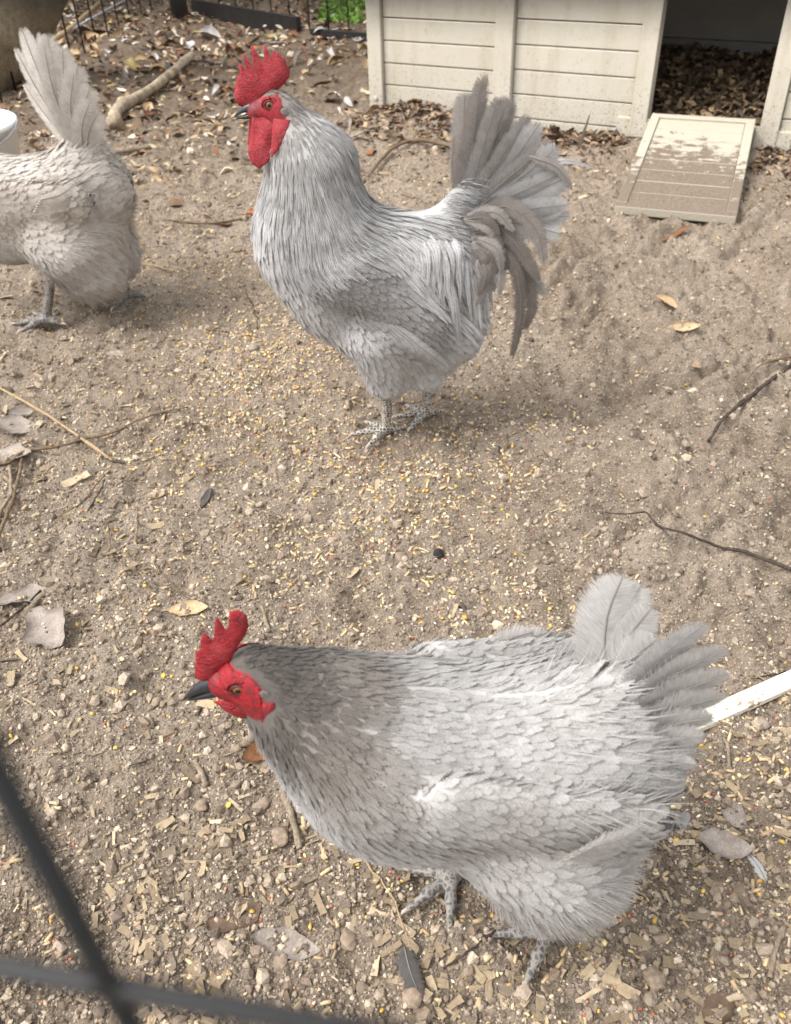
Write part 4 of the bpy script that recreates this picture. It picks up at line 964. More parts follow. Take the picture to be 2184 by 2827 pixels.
for k_ in range(24):
    a_ = rng.uniform(0, 1); bx = -0.105-0.035*a_+rng.uniform(-.008, .008); bz = 0.455-0.075*a_+rng.uniform(-.008, .008); an = math.radians(10-75*a_+rng.uniform(-14, 14)); ln = rng.uniform(0.055, 0.085)
    yy = 0.028+0.03*a_+rng.uniform(0, 0.012)
    rq('tail_covert', [(bx, bz), (bx-ln*0.55*math.cos(an), bz+ln*0.55*math.sin(an)+0.006), (bx-ln*math.cos(an-0.35), bz+ln*math.sin(an-0.35))], (yy, yy+0.012, yy+0.016), rng.uniform(0.016, 0.024), (dk_ if rng.random() < 0.55 else tb)*rng.uniform(0.95, 1.12), facing=(-0.1, 1, 0.2), fray=0.5, point=0.35, n=36)
for k_ in range(7):           # wing flight feathers along the wing's lower edge
    a_ = k_/6; bx = 0.055-0.07*a_; bz = 0.262-0.016*a_
    for sy in (1, -1): rq('wing_quill', [(bx+0.03, bz+0.03), (bx-0.02, bz-0.012), (bx-0.065, bz-0.055)], (sy*(0.088+0.002*k_), sy*(0.100+0.002*k_), sy*(0.094+0.002*k_)), 0.021, g_dk*(0.92+0.14*(k_ % 2)+0.03*k_), facing=(0.1, sy, 0.25), fray=0.15, n=30)
for k_ in range(86):           # long pale saddle plumes hanging over the wing and flank
    a_ = rng.uniform(-0.22, 1.0); sy = 1 if k_ < 70 else -1; fr = rng.uniform(0.35, 1.06)
    r0 = np.array([0.012-0.120*a_, 0.425-0.02*abs(a_-0.4)]); t0 = np.array([-0.050-0.125*a_, 0.190+0.07*a_]); tp = r0+(t0-r0)*fr
    md = (r0+tp)/2+np.array([-0.012, 0.014]); yo = 0.082-0.035*smooth(0.5, 1.0, a_)
    rq('saddle_plume', [tuple(r0), tuple(md), tuple(tp)], (sy*(yo-0.050), sy*(yo-0.008+0.006*fr), sy*(yo+0.000+rng.uniform(0, 0.010))), rng.uniform(0.010, 0.0145), g_lt*rng.uniform(0.80, 1.02), facing=(0.1, sy, 0.15), fray=0.25, point=0.85, n=24, shaft=0.5, rachis=False)
# ---------------- the two hens
def make_hen(name, label, loc, rz, pitch, scale, pal, legs, tail, tries=60000, drop=0.0):
    hd, nk, bk, br, wg, fl = pal
    hen = tag(empty(name, loc, rz), label, 'hen'); hen.scale = (scale,)*3
    hb = Body([((0.10, 0, 0.303), (-0.04, 0, 0.290), 0.086, 0.090, 0.98),
               ((-0.04, 0, 0.285), (-0.078, 0, 0.31), 0.090, 0.070, 0.92),
               ((0.130, 0, 0.325), (0.095, 0, 0.285), 0.077, 0.076, 0.95),
               ((0.12, 0, 0.325), (0.168, 0, 0.375), 0.082, 0.054, 0.86),
               ((0.168, 0, 0.375), (0.207, 0, 0.42), 0.052, 0.031, 0.88),
               ((0.222, 0, 0.431), (0.242, 0, 0.4235), 0.0245, 0.0150, 0.85, 0.012),
               ((-0.065, 0, 0.325), (-0.095, 0, 0.375), 0.056, 0.030, 0.75),
               ((-0.036, 0.048, 0.222), (-0.046, 0.044, 0.185), 0.068, 0.056, 0.95),
               ((0.0, 0.046, 0.245), (-0.02, 0.044, 0.195), 0.058, 0.044, 0.9),
               ((0.06, 0.074, 0.328), (-0.075, 0.087, 0.314), 0.046, 0.032, 0.42, 0.006)])
    HN = [(nd((0.215, 0.0, 0.462), (-1, 0, 0.1), 0.014, 0.006, 0.3, 0.0015, 1, 0, hd*0.9, 0.003), 'head_feathers'),
          (nd((0.19, 0.02, 0.44), (-0.9, 0, -0.35), 0.022, 0.007, 0.3, 0.002, 1, 0, hd, 0.0036), 'head_feathers'),
          (nd((0.205, 0.025, 0.395), (-0.45, 0, -0.8), 0.022, 0.008, 0.4, 0.002, 1, 0, hd*1.12, 0.004), 'head_feathers'),
          (nd((0.15, 0.0, 0.43), (-0.95, 0, -0.35), 0.035, 0.009, 0.35, 0.003, 1, 0, nk, 0.005), 'neck_feathers'),
          (nd((0.165, 0.05, 0.385), (-0.75, 0, -0.6), 0.035, 0.01, 0.35, 0.003, 1, 0, nk, 0.0052), 'neck_feathers'),
          (nd((0.14, 0.07, 0.36), (-0.75, 0.1, -0.6), 0.04, 0.011, 0.35, 0.004, 1, 0, (nk*0.6+bk*0.4), 0.0058), 'neck_feathers'),
          (nd((0.215, 0.01, 0.36), (-0.3, 0, -0.9), 0.03, 0.01, 0.3, 0.003, 1, 0, (nk*0.4+br*0.6), 0.0055), 'neck_feathers'),
          (nd((0.10, 0.03, 0.395), (-0.95, 0.15, -0.25), 0.0405, 0.0104, 0.3, 0.0024, 1, 0, bk, 0.00578), 'back_feathers'),
          (nd((0.03, 0.03, 0.375), (-1, 0.15, -0.1), 0.0405, 0.012, 0.25, 0.003, 1, 0, bk, 0.00663), 'back_feathers'),
          (nd((-0.04, 0.05, 0.37), (-0.95, 0.2, 0.1), 0.045, 0.0152, 0.2, 0.0054, 0.9, 0.1, bk*0.98, 0.00765), 'back_feathers'),
          (nd((-0.09, 0.04, 0.38), (-0.85, 0.15, 0.4), 0.045, 0.0192, 0.1, 0.0084, 0.7, 0.1, bk, 0.008925), 'tail_coverts'),
          (nd((-0.12, 0.055, 0.32), (-0.9, 0.1, 0.05), 0.045, 0.02, 0.1, 0.0096, 0.7, 0.1, bk*0.98, 0.008925), 'tail_coverts'),
          (nd((0.205, 0.04, 0.30), (-0.55, 0, -0.8), 0.0306, 0.0128, 0.1, 0.00108, 1, 0, br, 0.0058), 'breast_feathers'),
          (nd((0.15, 0.08, 0.24), (-0.85, 0, -0.45), 0.0324, 0.0144, 0.1, 0.00135, 1, 0, br*1.02, 0.00765), 'breast_feathers'),
          (nd((0.08, 0.08, 0.19), (-0.95, 0, -0.3), 0.0324, 0.0144, 0.1, 0.00135, 1, 0, br, 0.00765), 'breast_feathers'),
          (nd((0.10, 0.095, 0.36), (-0.9, 0, -0.3), 0.0306, 0.012, 0.15, 0.0024, 1, 0, bk, 0.006375), 'wing_feathers'),
          (nd((0.04, 0.105, 0.35), (-0.95, 0, -0.2), 0.0306, 0.0144, 0.1, 0.003, 1, 0.1, wg, 0.007225), 'wing_feathers'),
          (nd((0.04, 0.11, 0.31), (-0.95, 0, -0.3), 0.0324, 0.0144, 0.1, 0.003, 1, 0.1, wg*1.02, 0.007225), 'wing_feathers'),
          (nd((-0.05, 0.105, 0.335), (-1, 0, -0.05), 0.045, 0.016, 0.1, 0.0042, 0.9, 0.1, wg, 0.008075), 'wing_feathers'),
          (nd((-0.05, 0.105, 0.295), (-0.95, 0, 0.2), 0.045, 0.016, 0.1, 0.0042, 0.9, 0.15, wg*0.98, 0.008075), 'wing_feathers'),
          (nd((0.0, 0.10, 0.23), (-0.8, 0, -0.55), 0.0324, 0.0144, 0.25, 0.0048, 0.9, 0, fl, 0.007225), 'thigh_feathers'),
          (nd((-0.07, 0.11, 0.20), (-0.7, 0, -0.65), 0.0324, 0.0144, 0.3, 0.006, 0.8, 0, fl, 0.007225), 'thigh_feathers'),
          (nd((-0.15, 0.04, 0.19), (-0.6, 0, -0.75), 0.036, 0.0144, 0.3, 0.0072, 0.7, 0, fl*0.98, 0.007225), 'thigh_feathers'),
          (nd((-0.05, 0.08, 0.10), (-0.5, 0, -0.85), 0.027, 0.0144, 0.3, 0.0054, 0.8, 0, fl*0.97, 0.007225), 'thigh_feathers')]
    def face(p):
        e = ((p[:, 0]-0.237)/0.030)**2+((p[:, 2]-0.424)/0.021)**2
        e2 = ((p[:, 0]-0.230)/0.019)**2+((p[:, 2]-0.436)/0.0145)**2
        return ((np.minimum(e, e2) < 1) & (p[:, 2] < 0.4495+0.1*(0.23-p[:, 0])) & (p[:, 2] > 0.405) & (p[:, 0] > 0.212)).astype(float)
    nodes = [q[0] for q in HN]
    plumage(hen, hb, nodes, [q[1] for q in HN], face, (0.2298, 0.4361), tries, lo=(-0.25, -0.2, 0.03), hi=(0.32, 0.2, 0.52))
    fluff(hen, hb, nodes, lambda q: (q[:, 2] < 0.275) & (q[:, 0] < 0.03) & (q[:, 2] < 0.27-0.35*(q[:, 0]+0.1)), 11000, 0.026, 0.0011, lift=0.012)
    fluff(hen, hb, nodes, lambda q: (q[:, 2] > 0.33) & (q[:, 0] < -0.02), 700, 0.030, 0.0012, 'rump_fluff', 0.02)
    fluff(hen, hb, nodes, lambda q: (face(q) < 0.5) & (q[:, 0] < 0.235), 12000, 0.015, 0.0008, 'fine_barbs', 0.004, 1.03)
    slab('comb', [(0.2676, 0.4303), (0.2617, 0.4602), (0.2577, 0.4618), (0.2553, 0.4744), (0.252, 0.4843), (0.246, 0.4718), (0.2406, 0.496), (0.2385, 0.4954), (0.2347, 0.4805), (0.2321, 0.4856), (0.2289, 0.5026), (0.2227, 0.5035), (0.2164, 0.4969), (0.2163, 0.4866), (0.2204, 0.4762), (0.2291, 0.4627), (0.2352, 0.4502), (0.2427, 0.4405), (0.2509, 0.4303), (0.2596, 0.426)], 0.007, hen, M['skin'], 0, 0, 0.0012)
    for sy in (1, -1):
        slab('wattle', [(0.2543, 0.4119), (0.24, 0.4132), (0.2203, 0.4071), (0.2211, 0.3929), (0.2345, 0.3916), (0.2464, 0.4014)], 0.006, hen, M['skin'], sy*0.011, sy*0.1, 0.0012, zref=0.412)
        slab('ear_lobe', [(0.2116, 0.4274), (0.2023, 0.4289), (0.2002, 0.419), (0.2056, 0.4113), (0.2098, 0.3933), (0.2158, 0.3936), (0.2144, 0.4098)], 0.006, hen, M['skin'], sy*0.0285, sy*0.02, 0.001, zref=0.428, seed=3)
        ball('ear_tuft', (0.2092, sy*0.025, 0.4335), 0.0050, M['lobe'], hen, 0.2)
        make_eye(hen, (0.2298, sy*0.0190, 0.4361), 0.0054, sy)
        brow = np.linspace(0, 2*math.pi, 13); tube('eye_skin', np.stack([0.2298+0.0098*np.cos(brow), np.full(13, sy*0.0185), 0.4361+0.0086*np.sin(brow)], 1), 0.0024, M['skin'], hen, 7)
    make_beak(hen, (0.2480, 0, 0.4225), (0.2835, 0, 0.4005), 0.0108, 0, M['beak'])
    for (tip, ys, base, w, pt) in tail:
        b = np.array(base); t_ = np.array(tip); md = b*0.45+t_*0.55+np.array([0.008, 0.006])
        quill('tail_feather', hen, [(b[0], ys*0.25, b[1]), (md[0], ys*0.75, md[1]), (t_[0], ys, t_[1])], w, bk*rng.uniform(0.84, 1.0), shaft=0.25, facing=(-0.35*np.sign(ys), 1, 0.15), fray=0.3, n=60, point=pt, tipcol=bk*0.96)
    for k_ in range(6):            # folded wing quills
        a_ = k_/5
        for sy in (1, -1): quill('wing_quill', hen, [(-0.02-0.02*a_, sy*0.114, 0.318+0.018*a_), (-0.065-0.01*a_, sy*0.106, 0.318+0.018*a_), (-0.106+0.004*a_, sy*0.088, 0.330+0.016*a_)], 0.020, wg*(0.96+0.06*(k_ % 2)), facing=(-0.1, sy, 0.25), fray=0.15, n=14, shaft=0.2)
    for (x_, z_) in ((-0.005, 0.352), (-0.02, 0.35)):    # loose wing feathers standing up on the far side
        quill('wing_quill', hen, [(x_+0.03, -0.085, z_-0.04), (x_, -0.10, z_-0.01), (x_-0.028, -0.102, z_+0.0)], 0.022, wg*0.92, facing=(0, 1, 0.6), fray=0.3, n=12)
    # the trunk tips about the hips; legs stay planted
    Rm = Matrix.Translation((0, 0, 0.2-drop)) @ Matrix.Rotation(pitch, 4, 'Y') @ Matrix.Translation((0, 0, -0.2))
    if pitch:
        for ch in hen.children: ch.matrix_local = Rm @ ch.matrix_local
    for hock, foot, toes in legs: make_leg('leg', hen, hock, foot, toes, M['scale_b'], 0.0082)
    return hen
HX, HY = 0.10, 0.472
htail = [((-0.088, 0.478), -0.042, (-0.08, 0.36), 0.046, 0.0), ((-0.104, 0.470), -0.038, (-0.082, 0.36), 0.042, 0.0), ((-0.112, 0.452), -0.028, (-0.084, 0.355), 0.042, 0), ((-0.117, 0.430), -0.014, (-0.084, 0.355), 0.040, 0.0), ((-0.076, 0.456), -0.048, (-0.075, 0.36), 0.032, 0),
         ((-0.138, 0.478), 0.018, (-0.086, 0.358), 0.036, 0.0), ((-0.152, 0.462), 0.030, (-0.088, 0.355), 0.038, 0), ((-0.157, 0.442), 0.038, (-0.09, 0.35), 0.040, 0), ((-0.156, 0.420), 0.042, (-0.092, 0.34), 0.040, 0), ((-0.152, 0.395), 0.044, (-0.092, 0.335), 0.038, 0), ((-0.148, 0.372), 0.046, (-0.092, 0.33), 0.034, 0.1), ((-0.138, 0.445), 0.010, (-0.086, 0.355), 0.038, 0),
         ((-0.142, 0.348), 0.056, (-0.092, 0.315), 0.028, 0.2), ((-0.150, 0.332), 0.048, (-0.09, 0.305), 0.022, 0.3)]
toes4 = lambda sp=0.0: [((1, -0.1+sp, 0), 0.062), ((0.60, 0.85+sp, 0), 0.055), ((0.75, -0.75+sp, 0), 0.050), ((-0.9, -0.3, 0), 0.028)]
hen_a = make_hen('hen', 'grey hen with dark head and small red comb walking in the foreground', (HX, HY, float(ground_h(HX, HY))), math.pi+math.radians(2), 0.0, 1.0,
                 (sr(102, 96, 91), sr(142, 135, 128), sr(188, 185, 182), sr(214, 213, 214), sr(188, 184, 180), sr(206, 203, 200)),  # back colour lowered, breast, wing and fluff raised to even out sunlight
                 [((-0.055, 0.055, 0.12), (-0.050, 0.030, 0.020), toes4()), ((0.01, -0.045, 0.12), (0.048, -0.045, 0.016), [((0.9, 0.55, 0), 0.062), ((0.15, 1, 0), 0.056), ((1, -0.3, 0), 0.05), ((-0.9, -0.3, 0), 0.028)])], htail, 50000)
h2tail = [((-0.085, 0.560), -0.035, (-0.085, 0.37), 0.042, 0.0), ((-0.055, 0.572), -0.04, (-0.083, 0.37), 0.046, 0.0), ((-0.025, 0.545), -0.05, (-0.08, 0.37), 0.034, 0.3), ((-0.012, 0.49), -0.055, (-0.078, 0.365), 0.030, 0.3),
          ((-0.118, 0.560), 0.014, (-0.09, 0.368), 0.044, 0.0), ((-0.140, 0.540), 0.024, (-0.092, 0.365), 0.046, 0), ((-0.158, 0.512), 0.034, (-0.096, 0.36), 0.048, 0), ((-0.168, 0.478), 0.040, (-0.098, 0.36), 0.048, 0), ((-0.170, 0.44), 0.046, (-0.10, 0.35), 0.046, 0), ((-0.112, 0.545), 0.03, (-0.09, 0.36), 0.036, 0), ((-0.15, 0.50), 0.045, (-0.09, 0.36), 0.036, 0), ((-0.165, 0.46), 0.052, (-0.094, 0.35), 0.036, 0)]
H2X, H2Y = -0.795, 2.12
hen_b = make_hen('hen', 'pale beige grey hen at the left edge with tail raised and head out of view', (H2X, H2Y, float(ground_h(H2X, H2Y))), math.pi-math.radians(4), math.radians(9), 1.34,
                 (sr(150, 142, 134), sr(180, 172, 163), sr(208, 201, 193), sr(210, 205, 198), sr(198, 189, 179), sr(212, 206, 200)),
                 [((0.02, 0.045, 0.13), (0.062, 0.055, 0.016), [((1, 0.1, 0), 0.06), ((0.75, 0.75, 0), 0.05), ((0.7, -0.7, 0), 0.05), ((-0.95, 0.2, 0), 0.03)]),
                  ((-0.05, -0.05, 0.13), (-0.065, -0.055, 0.018), [((0.9, 0.45, 0), 0.06), ((0.3, 0.95, 0), 0.05), ((0.9, -0.5, 0), 0.05), ((-0.95, -0.2, 0), 0.03)])], h2tail, 45000, 0.082)
# ------------------------------------------------------------------ things in the yard
def wobble(pts, amp, seed):
    r = np.random.default_rng(seed); q = np.array(pts); q[1:-1] += r.normal(0, amp, (len(q)-2, 3))*np.array([1, 1, 0.4]); return q
def twig(name, label, cat, px, r0, r1, mat, lift=0.002, n=16, amp=0.002, group=None, parent=None, fixed=None):
    pts = np.array([on_ground(x_, y_, lift) for x_, y_ in px]) if fixed is None else np.array(fixed)
    C = wobble(spline(pts, n), amp, int(px[0][0]*7+px[0][1]) if fixed is None else 5)
    if fixed is None:
        gz_ = ground_h(C[:, 0], C[:, 1]); pad = np.pad(gz_, 3, mode='edge'); up_ = np.max([pad[i:i+len(gz_)] for i in range(7)], 0); pad = np.pad(up_, 2, mode='edge')
        C[:, 2] = np.mean([pad[i:i+len(gz_)] for i in range(5)], 0)+max(r0, r1)*0.75
    rr = np.linspace(r0, r1, n)*(1+0.12*np.random.default_rng(3).normal(0, 1, n))
    o = tube(name, C, np.maximum(rr, 0.0004), mat, parent, 8)
    if parent is None: tag(o, label, cat, group)
    return o
# the lopped branch behind the rooster, cut at its near end
g0, g1, g2, g3 = [on_ground(*q, 0.022) for q in ((246, 268), (252, 244), (330, 185), (410, 120))]
twig('fallen_branch', 'thick pale fallen branch with a cut bent end behind the rooster', 'branch', [(246, 268), (256, 240), (335, 180), (410, 120)], 0.032, 0.019, M['branch'], 0.024, 24, 0.003)
twig('twig', 'thin dark twig lying behind the tall rooster\'s comb across the thick branch', 'twig', [(337, 134), (420, 128), (470, 134), (520, 146)], 0.008, 0.005, M['twig_dark'], 0.03, 18, 0.006)
twig('stick', 'short grey brown stick beside the beige hen\'s back below the branch', 'stick', [(215, 322), (260, 326), (322, 321)], 0.014, 0.010, M['stick'], 0.012, 14, 0.003)
twig('twig', 'dark curved twig entering from the right edge above the foreground hen', 'twig', [(1509, 950), (1545, 905), (1582, 865), (1636, 824), (1720, 778)], 0.0032, 0.0055, M['twig_dark'], 0.012, 20, 0.001)
twig('twig', 'pale thin twig lying beside the dark curved twig at the right edge', 'twig', [(1572, 832), (1620, 812), (1720, 772)], 0.0015, 0.003, M['twig_brown'], 0.012, 14, 0.001)
twig('twig', 'long thin dark twig above the foreground hen\'s tail', 'twig', [(1289, 1095), (1362, 1126), (1394, 1145), (1486, 1168), (1572, 1179), (1720, 1228)], 0.0012, 0.0032, M['twig_dark'], 0.004, 24, 0.0012)
twig('twig', 'long dark wavy twig at the left edge crossing a pale straw', 'twig', [(-30, 986), (19, 982), (58, 982), (112, 962), (179, 949), (240, 928), (320, 899), (401, 868)], 0.0042, 0.0016, M['twig_brown'], 0.006, 30, 0.0012)
twig('straw', 'pale straight straw at the left edge under the long wavy twig', 'straw', [(-20, 822), (120, 908), (240, 985)], 0.0034, 0.003, M['straw'], 0.003, 12, 0.0006)
twig('twig', 'forked grey root running down the left edge below the long twig', 'twig', [(54, 987), (48, 1029), (29, 1087), (6, 1141), (-12, 1190)], 0.0032, 0.0042, M['twig_brown'], 0.004, 18, 0.001)
twig('twig', 'second grey root beside the forked root at the left edge', 'twig', [(24, 1003), (22, 1060), (4, 1100), (-20, 1150)], 0.0036, 0.0036, M['stick'], 0.004, 14, 0.001)
twig('twig', 'thin curved dry twig left of the bark flake', 'twig', [(226, 1022), (170, 1073), (128, 1104)], 0.0016, 0.0012, M['twig_brown'], 0.003, 14, 0.001)
twig('twig', 'short dry twig forming a fork with the thin curved twig', 'twig', [(224, 1027), (210, 1062), (192, 1102)], 0.0014, 0.0016, M['twig_dark'], 0.003, 12, 0.001)
twig('twig', 'small upright looking twig left of the bark flake and right of the fork', 'twig', [(294, 1085), (293, 1120), (290, 1157)], 0.0012, 0.0016, M['twig_brown'], 0.003, 10, 0.0006)
twig('twig', 'bent thin twig above the pale flat leaf left of the foreground comb', 'twig', [(231, 1122), (243, 1183), (288, 1221), (330, 1218), (391, 1272)], 0.0014, 0.0010, M['twig_brown'], 0.003, 20, 0.001)
twig('stick', 'thick broken stick just under the foreground hen\'s neck', 'stick', [(552, 1540), (540, 1562), (525, 1592)], 0.0066, 0.0078, M['stick'], 0.006, 10, 0.0006)
twig('stick', 'grey stick lying beside the foreground hen\'s breast', 'stick', [(584, 1595), (600, 1660), (622, 1740), (640, 1812)], 0.0048, 0.0042, M['stick'], 0.005, 18, 0.0008)
twig('stick', 'short grey stick left of the foreground hen\'s breast', 'stick', [(416, 1622), (428, 1645), (440, 1676)], 0.0040, 0.0044, M['stick'], 0.005, 10, 0.0006)
twig('stick', 'short stick standing just behind the foreground hen\'s comb', 'stick', [(560, 1298), (566, 1320), (574, 1346)], 0.0026, 0.0032, M['stick'], 0.004, 8, 0.0004)
twig('stem', 'thin pale stem running from under the hen to a dark feather', 'stem', [(770, 1826), (815, 1880), (845, 1935), (880, 2055)], 0.0016, 0.0010, M['straw'], 0.004, 18, 0.0008)
twig('twig', 'thin dark twig between the foreground hen\'s feet', 'twig', [(946, 2068), (1000, 2030), (1057, 1988)], 0.0016, 0.0015, M['twig_dark'], 0.004, 12, 0.001)
twig('twig', 'thin dark twig near the left edge by the big grey leaves', 'twig', [(-10, 1345), (30, 1318), (88, 1262)], 0.0022, 0.0016, M['twig_dark'], 0.005, 10, 0.0006)
twig('stick', 'thick short stick on the big grey leaves at the left edge', 'stick', [(50, 1312), (75, 1285), (98, 1262)], 0.0052, 0.0050, M['stick'], 0.008, 10, 0.0006)
twig('stick', 'thin grey twig beside the white plank', 'twig', [(1545, 1570), (1552, 1600), (1556, 1640)], 0.0022, 0.0028, M['stick'], 0.004, 10, 0.0006)
twig('twig', 'thin dark twig pointing at the foreground hen\'s tail above the plank', 'twig', [(1600, 1452), (1650, 1442), (1720, 1436)], 0.0010, 0.0016, M['twig_dark'], 0.004, 10, 0.0008)
twig('stick', 'curved stick in the chips at the bottom right corner', 'stick', [(1640, 2090), (1652, 2030), (1672, 1975)], 0.0030, 0.0034, M['stick'], 0.006, 12, 0.0006)
twig('twig', 'pale arched twig by the coop mound behind the rooster\'s tail', 'twig', [(775, 385), (835, 325), (900, 300), (970, 288)], 0.006, 0.008, M['twig_brown'], 0.012, 16, 0.003)
twig('straw', 'yellowish straw beside the beige hen\'s fluff', 'straw', [(290, 562), (330, 566), (372, 578)], 0.003, 0.002, M['straw'], 0.006, 10, 0.001)
twig('twig', 'long brown twig between the beige hen and the rooster', 'twig', [(350, 473), (430, 470), (530, 463)], 0.003, 0.004, M['twig_brown'], 0.006, 14, 0.002)
tw0 = on_ground(550, 702); twig('twig', 'thin black twig standing upright before the rooster\'s breast', 'twig', [(550, 702)], 0.0015, 0.0012, M['twig_dark'], fixed=[tw0, tw0+np.array([-0.002, 0.01, 0.045]), tw0+np.array([-0.024, 0.03, 0.10])], n=14)
tw1 = on_ground(866, 246); twig('twig', 'thin dark twig standing up from the soil mound by the coop', 'twig', [(866, 246)], 0.003, 0.002, M['twig_dark'], fixed=[tw1, tw1+np.array([-0.012, 0, 0.04]), tw1+np.array([-0.022, 0, 0.085])], n=10)
# flat leaves, bark, chips: one thing each
def leaf_mesh(L, W, bend, cup, seed, lobes=0, thick=0.0008, nu=12, nv=4):
    r = np.random.default_rng(seed); v = []; f = []
    for i in range(nu+1):
        t = i/nu; w = W*0.5*max(math.sin(math.pi*min(0.985*t+0.008, 1))**0.75, 0.02)
        if lobes: w *= 0.88+0.2*math.sin(lobes*math.pi*2*t+seed)
        wl = w*(1+r.normal(0, 0.07)); wr = w*(1+r.normal(0, 0.07))
        for j in range(nv+1):
            s = j/nv*2-1; ww = wl if s < 0 else wr
            z = bend*L*((t-0.5)**2*4-0.4)+cup*W*s*s*math.sin(math.pi*t)+r.normal(0, L*0.008)-0.03*W*(abs(s) < 0.01)
            v.append(((t-0.5)*L, s*ww+0.05*L*math.sin(2.2*t+seed), z))
    n = len(v); v += [(a, b, c_-thick) for a, b, c_ in v]
    for i in range(nu):
        for j in range(nv):
            a = i*(nv+1)+j; b = a+1; c_ = a+nv+2; d = a+nv+1
            f += [(a, d, c_, b), (n+a, n+b, n+c_, n+d)]
    rim = [i*(nv+1) for i in range(nu+1)]+[nu*(nv+1)+j for j in range(1, nv+1)]+[i*(nv+1)+nv for i in range(nu-1, -1, -1)]+[j for j in range(nv-1, 0, -1)]
    for i in range(len(rim)):
        a, b = rim[i], rim[(i+1) % len(rim)]; f.append((a, b, n+b, n+a))
    return v, f
def ground_tilt(x, y):
    e = 0.02; gx = float(ground_h(x+e, y)-ground_h(x-e, y))/(2*e); gy = float(ground_h(x, y+e)-ground_h(x, y-e))/(2*e)
    return Vector((-gx, -gy, 1)).normalized()
def place(o, p, yaw, tiltx=0.0, tilty=0.0, sc=1.0):
    up = ground_tilt(p[0], p[1]); q = Vector((0, 0, 1)).rotation_difference(up).to_matrix().to_4x4()
    o.matrix_world = Matrix.Translation(tuple(p)) @ q @ Matrix.Rotation(yaw, 4, 'Z') @ Matrix.Rotation(tiltx, 4, 'X') @ Matrix.Rotation(tilty, 4, 'Y') @ Matrix.Scale(sc, 4)
def a_leaf(px, py, Lpx, Wpx, ang, mat, label, bend=0.06, cup=0.12, seed=1, lobes=0, lift=0.004, name='fallen_leaf', cat='leaf', tx=0.0):
    p = on_ground(px, py, lift); dep = (p-np.array([0, 0, CAM_H])) @ c_fwd; m = dep/FPX
    v, f = leaf_mesh(Lpx*m, Wpx*m, bend, cup, seed, lobes)
    o = build(name, v, f, mat, None, True); place(o, p, math.radians(ang), tx); tag(o, label, cat); return o
a_leaf(1560, 1738, 72, 48, -50, LEAF['grey'], 'rounded grey tan leaf right of the foreground hen\'s fluff', seed=2)
a_leaf(1545, 1796, 118, 62, -12, LEAF['grey'], 'long grey brown leaf just below the rounded leaf at the right', seed=3, bend=0.03)
a_leaf(1530, 2150, 90, 62, 35, LEAF['brown'], 'dull brown leaf under a pale chip at the bottom right', seed=4)
a_leaf(548, 1612, 66, 62, 20, LEAF['rust'], 'rusty brown leaf under the foreground hen\'s throat', seed=5, cup=0.25, lift=0.008)
a_leaf(400, 1297, 90, 36, -5, LEAF['tan'], 'pale tan flat leaf left of the foreground hen\'s comb', seed=6)
a_leaf(60, 1275, 130, 90, 25, LEAF['grey'], 'big torn grey leaf at the left edge', seed=7, lobes=2, lift=0.006)
a_leaf(95, 1340, 120, 100, -40, LEAF['grey'], 'lower torn grey leaf at the left edge under the big one', seed=8, lobes=2, lift=0.005)
a_leaf(30, 905, 110, 70, 10, LEAF['grey'], 'grey leaf at the left edge above the pale straw', seed=9, lobes=1.5, lift=0.006)
a_leaf(45, 880, 60, 36, 60, LEAF['grey'], 'small grey leaf standing over the pale straw at the left edge', seed=19, lift=0.012, tx=0.4)
a_leaf(30, 965, 100, 60, -20, LEAF['grey'], 'grey leaf at the left edge under the long wavy twig', seed=10, lobes=1.5)
a_leaf(1455, 706, 72, 22, -8, LEAF['tan'], 'spoon shaped tan leaf on the bare soil right of the rooster', seed=11)
a_leaf(1443, 499, 66, 18, 4, LEAF['rust'], 'rusty leaf lying just under the foot of the ramp', seed=12, lift=0.01)
a_leaf(1420, 655, 60, 22, -30, LEAF['tan'], 'small curled tan leaf on the bare soil below the ramp', seed=13, cup=0.4, lift=0.008)
a_leaf(500, 1955, 120, 80, 30, LEAF['brown'], 'wet dark leaf in the chips left of the hen\'s far foot', seed=14, cup=-0.05, bend=-0.02, lobes=1.2, lift=0.001)
a_leaf(610, 2010, 150, 60, -5, LEAF['grey'], 'long grey leaf lying flat below the foreground hen', seed=15)
a_leaf(545, 2010, 70, 50, 70, LEAF['brown'], 'crumpled dark leaf below the wet leaf in the foreground', seed=16, cup=-0.12)
a_leaf(245, 752, 44, 30, -10, LEAF['grey'], 'flat grey flake on the soil below the beige hen', seed=17)
a_leaf(760, 300, 52, 20, 8, LEAF['grey'], 'grey leaf by the soil mound left of the coop post', seed=18, lift=0.012)
a_leaf(1495, 1790, 74, 26, -28, LEAF['tan'], 'narrow tan strip of leaf between the hen\'s fluff and the grey leaves', seed=20, cup=0.3)
a_leaf(690, 178, 40, 24, -10, LEAF['rust'], 'rust coloured leaf behind the rooster right of its comb', seed=22, lift=0.015)
a_leaf(778, 135, 44, 34, 80, LEAF['tan'], 'curled tan leaf leaning at the coop corner by the black edging', seed=23, lift=0.03, tx=0.9)
a_leaf(445, 72, 52, 30, -5, LEAF['pale'], 'large pale curled leaf in front of the black edging board', seed=24, cup=0.5, lift=0.02)
a_leaf(588, 92, 46, 20, -20, LEAF['pale'], 'pale leaf lying below the black edging board', seed=25, lift=0.012)
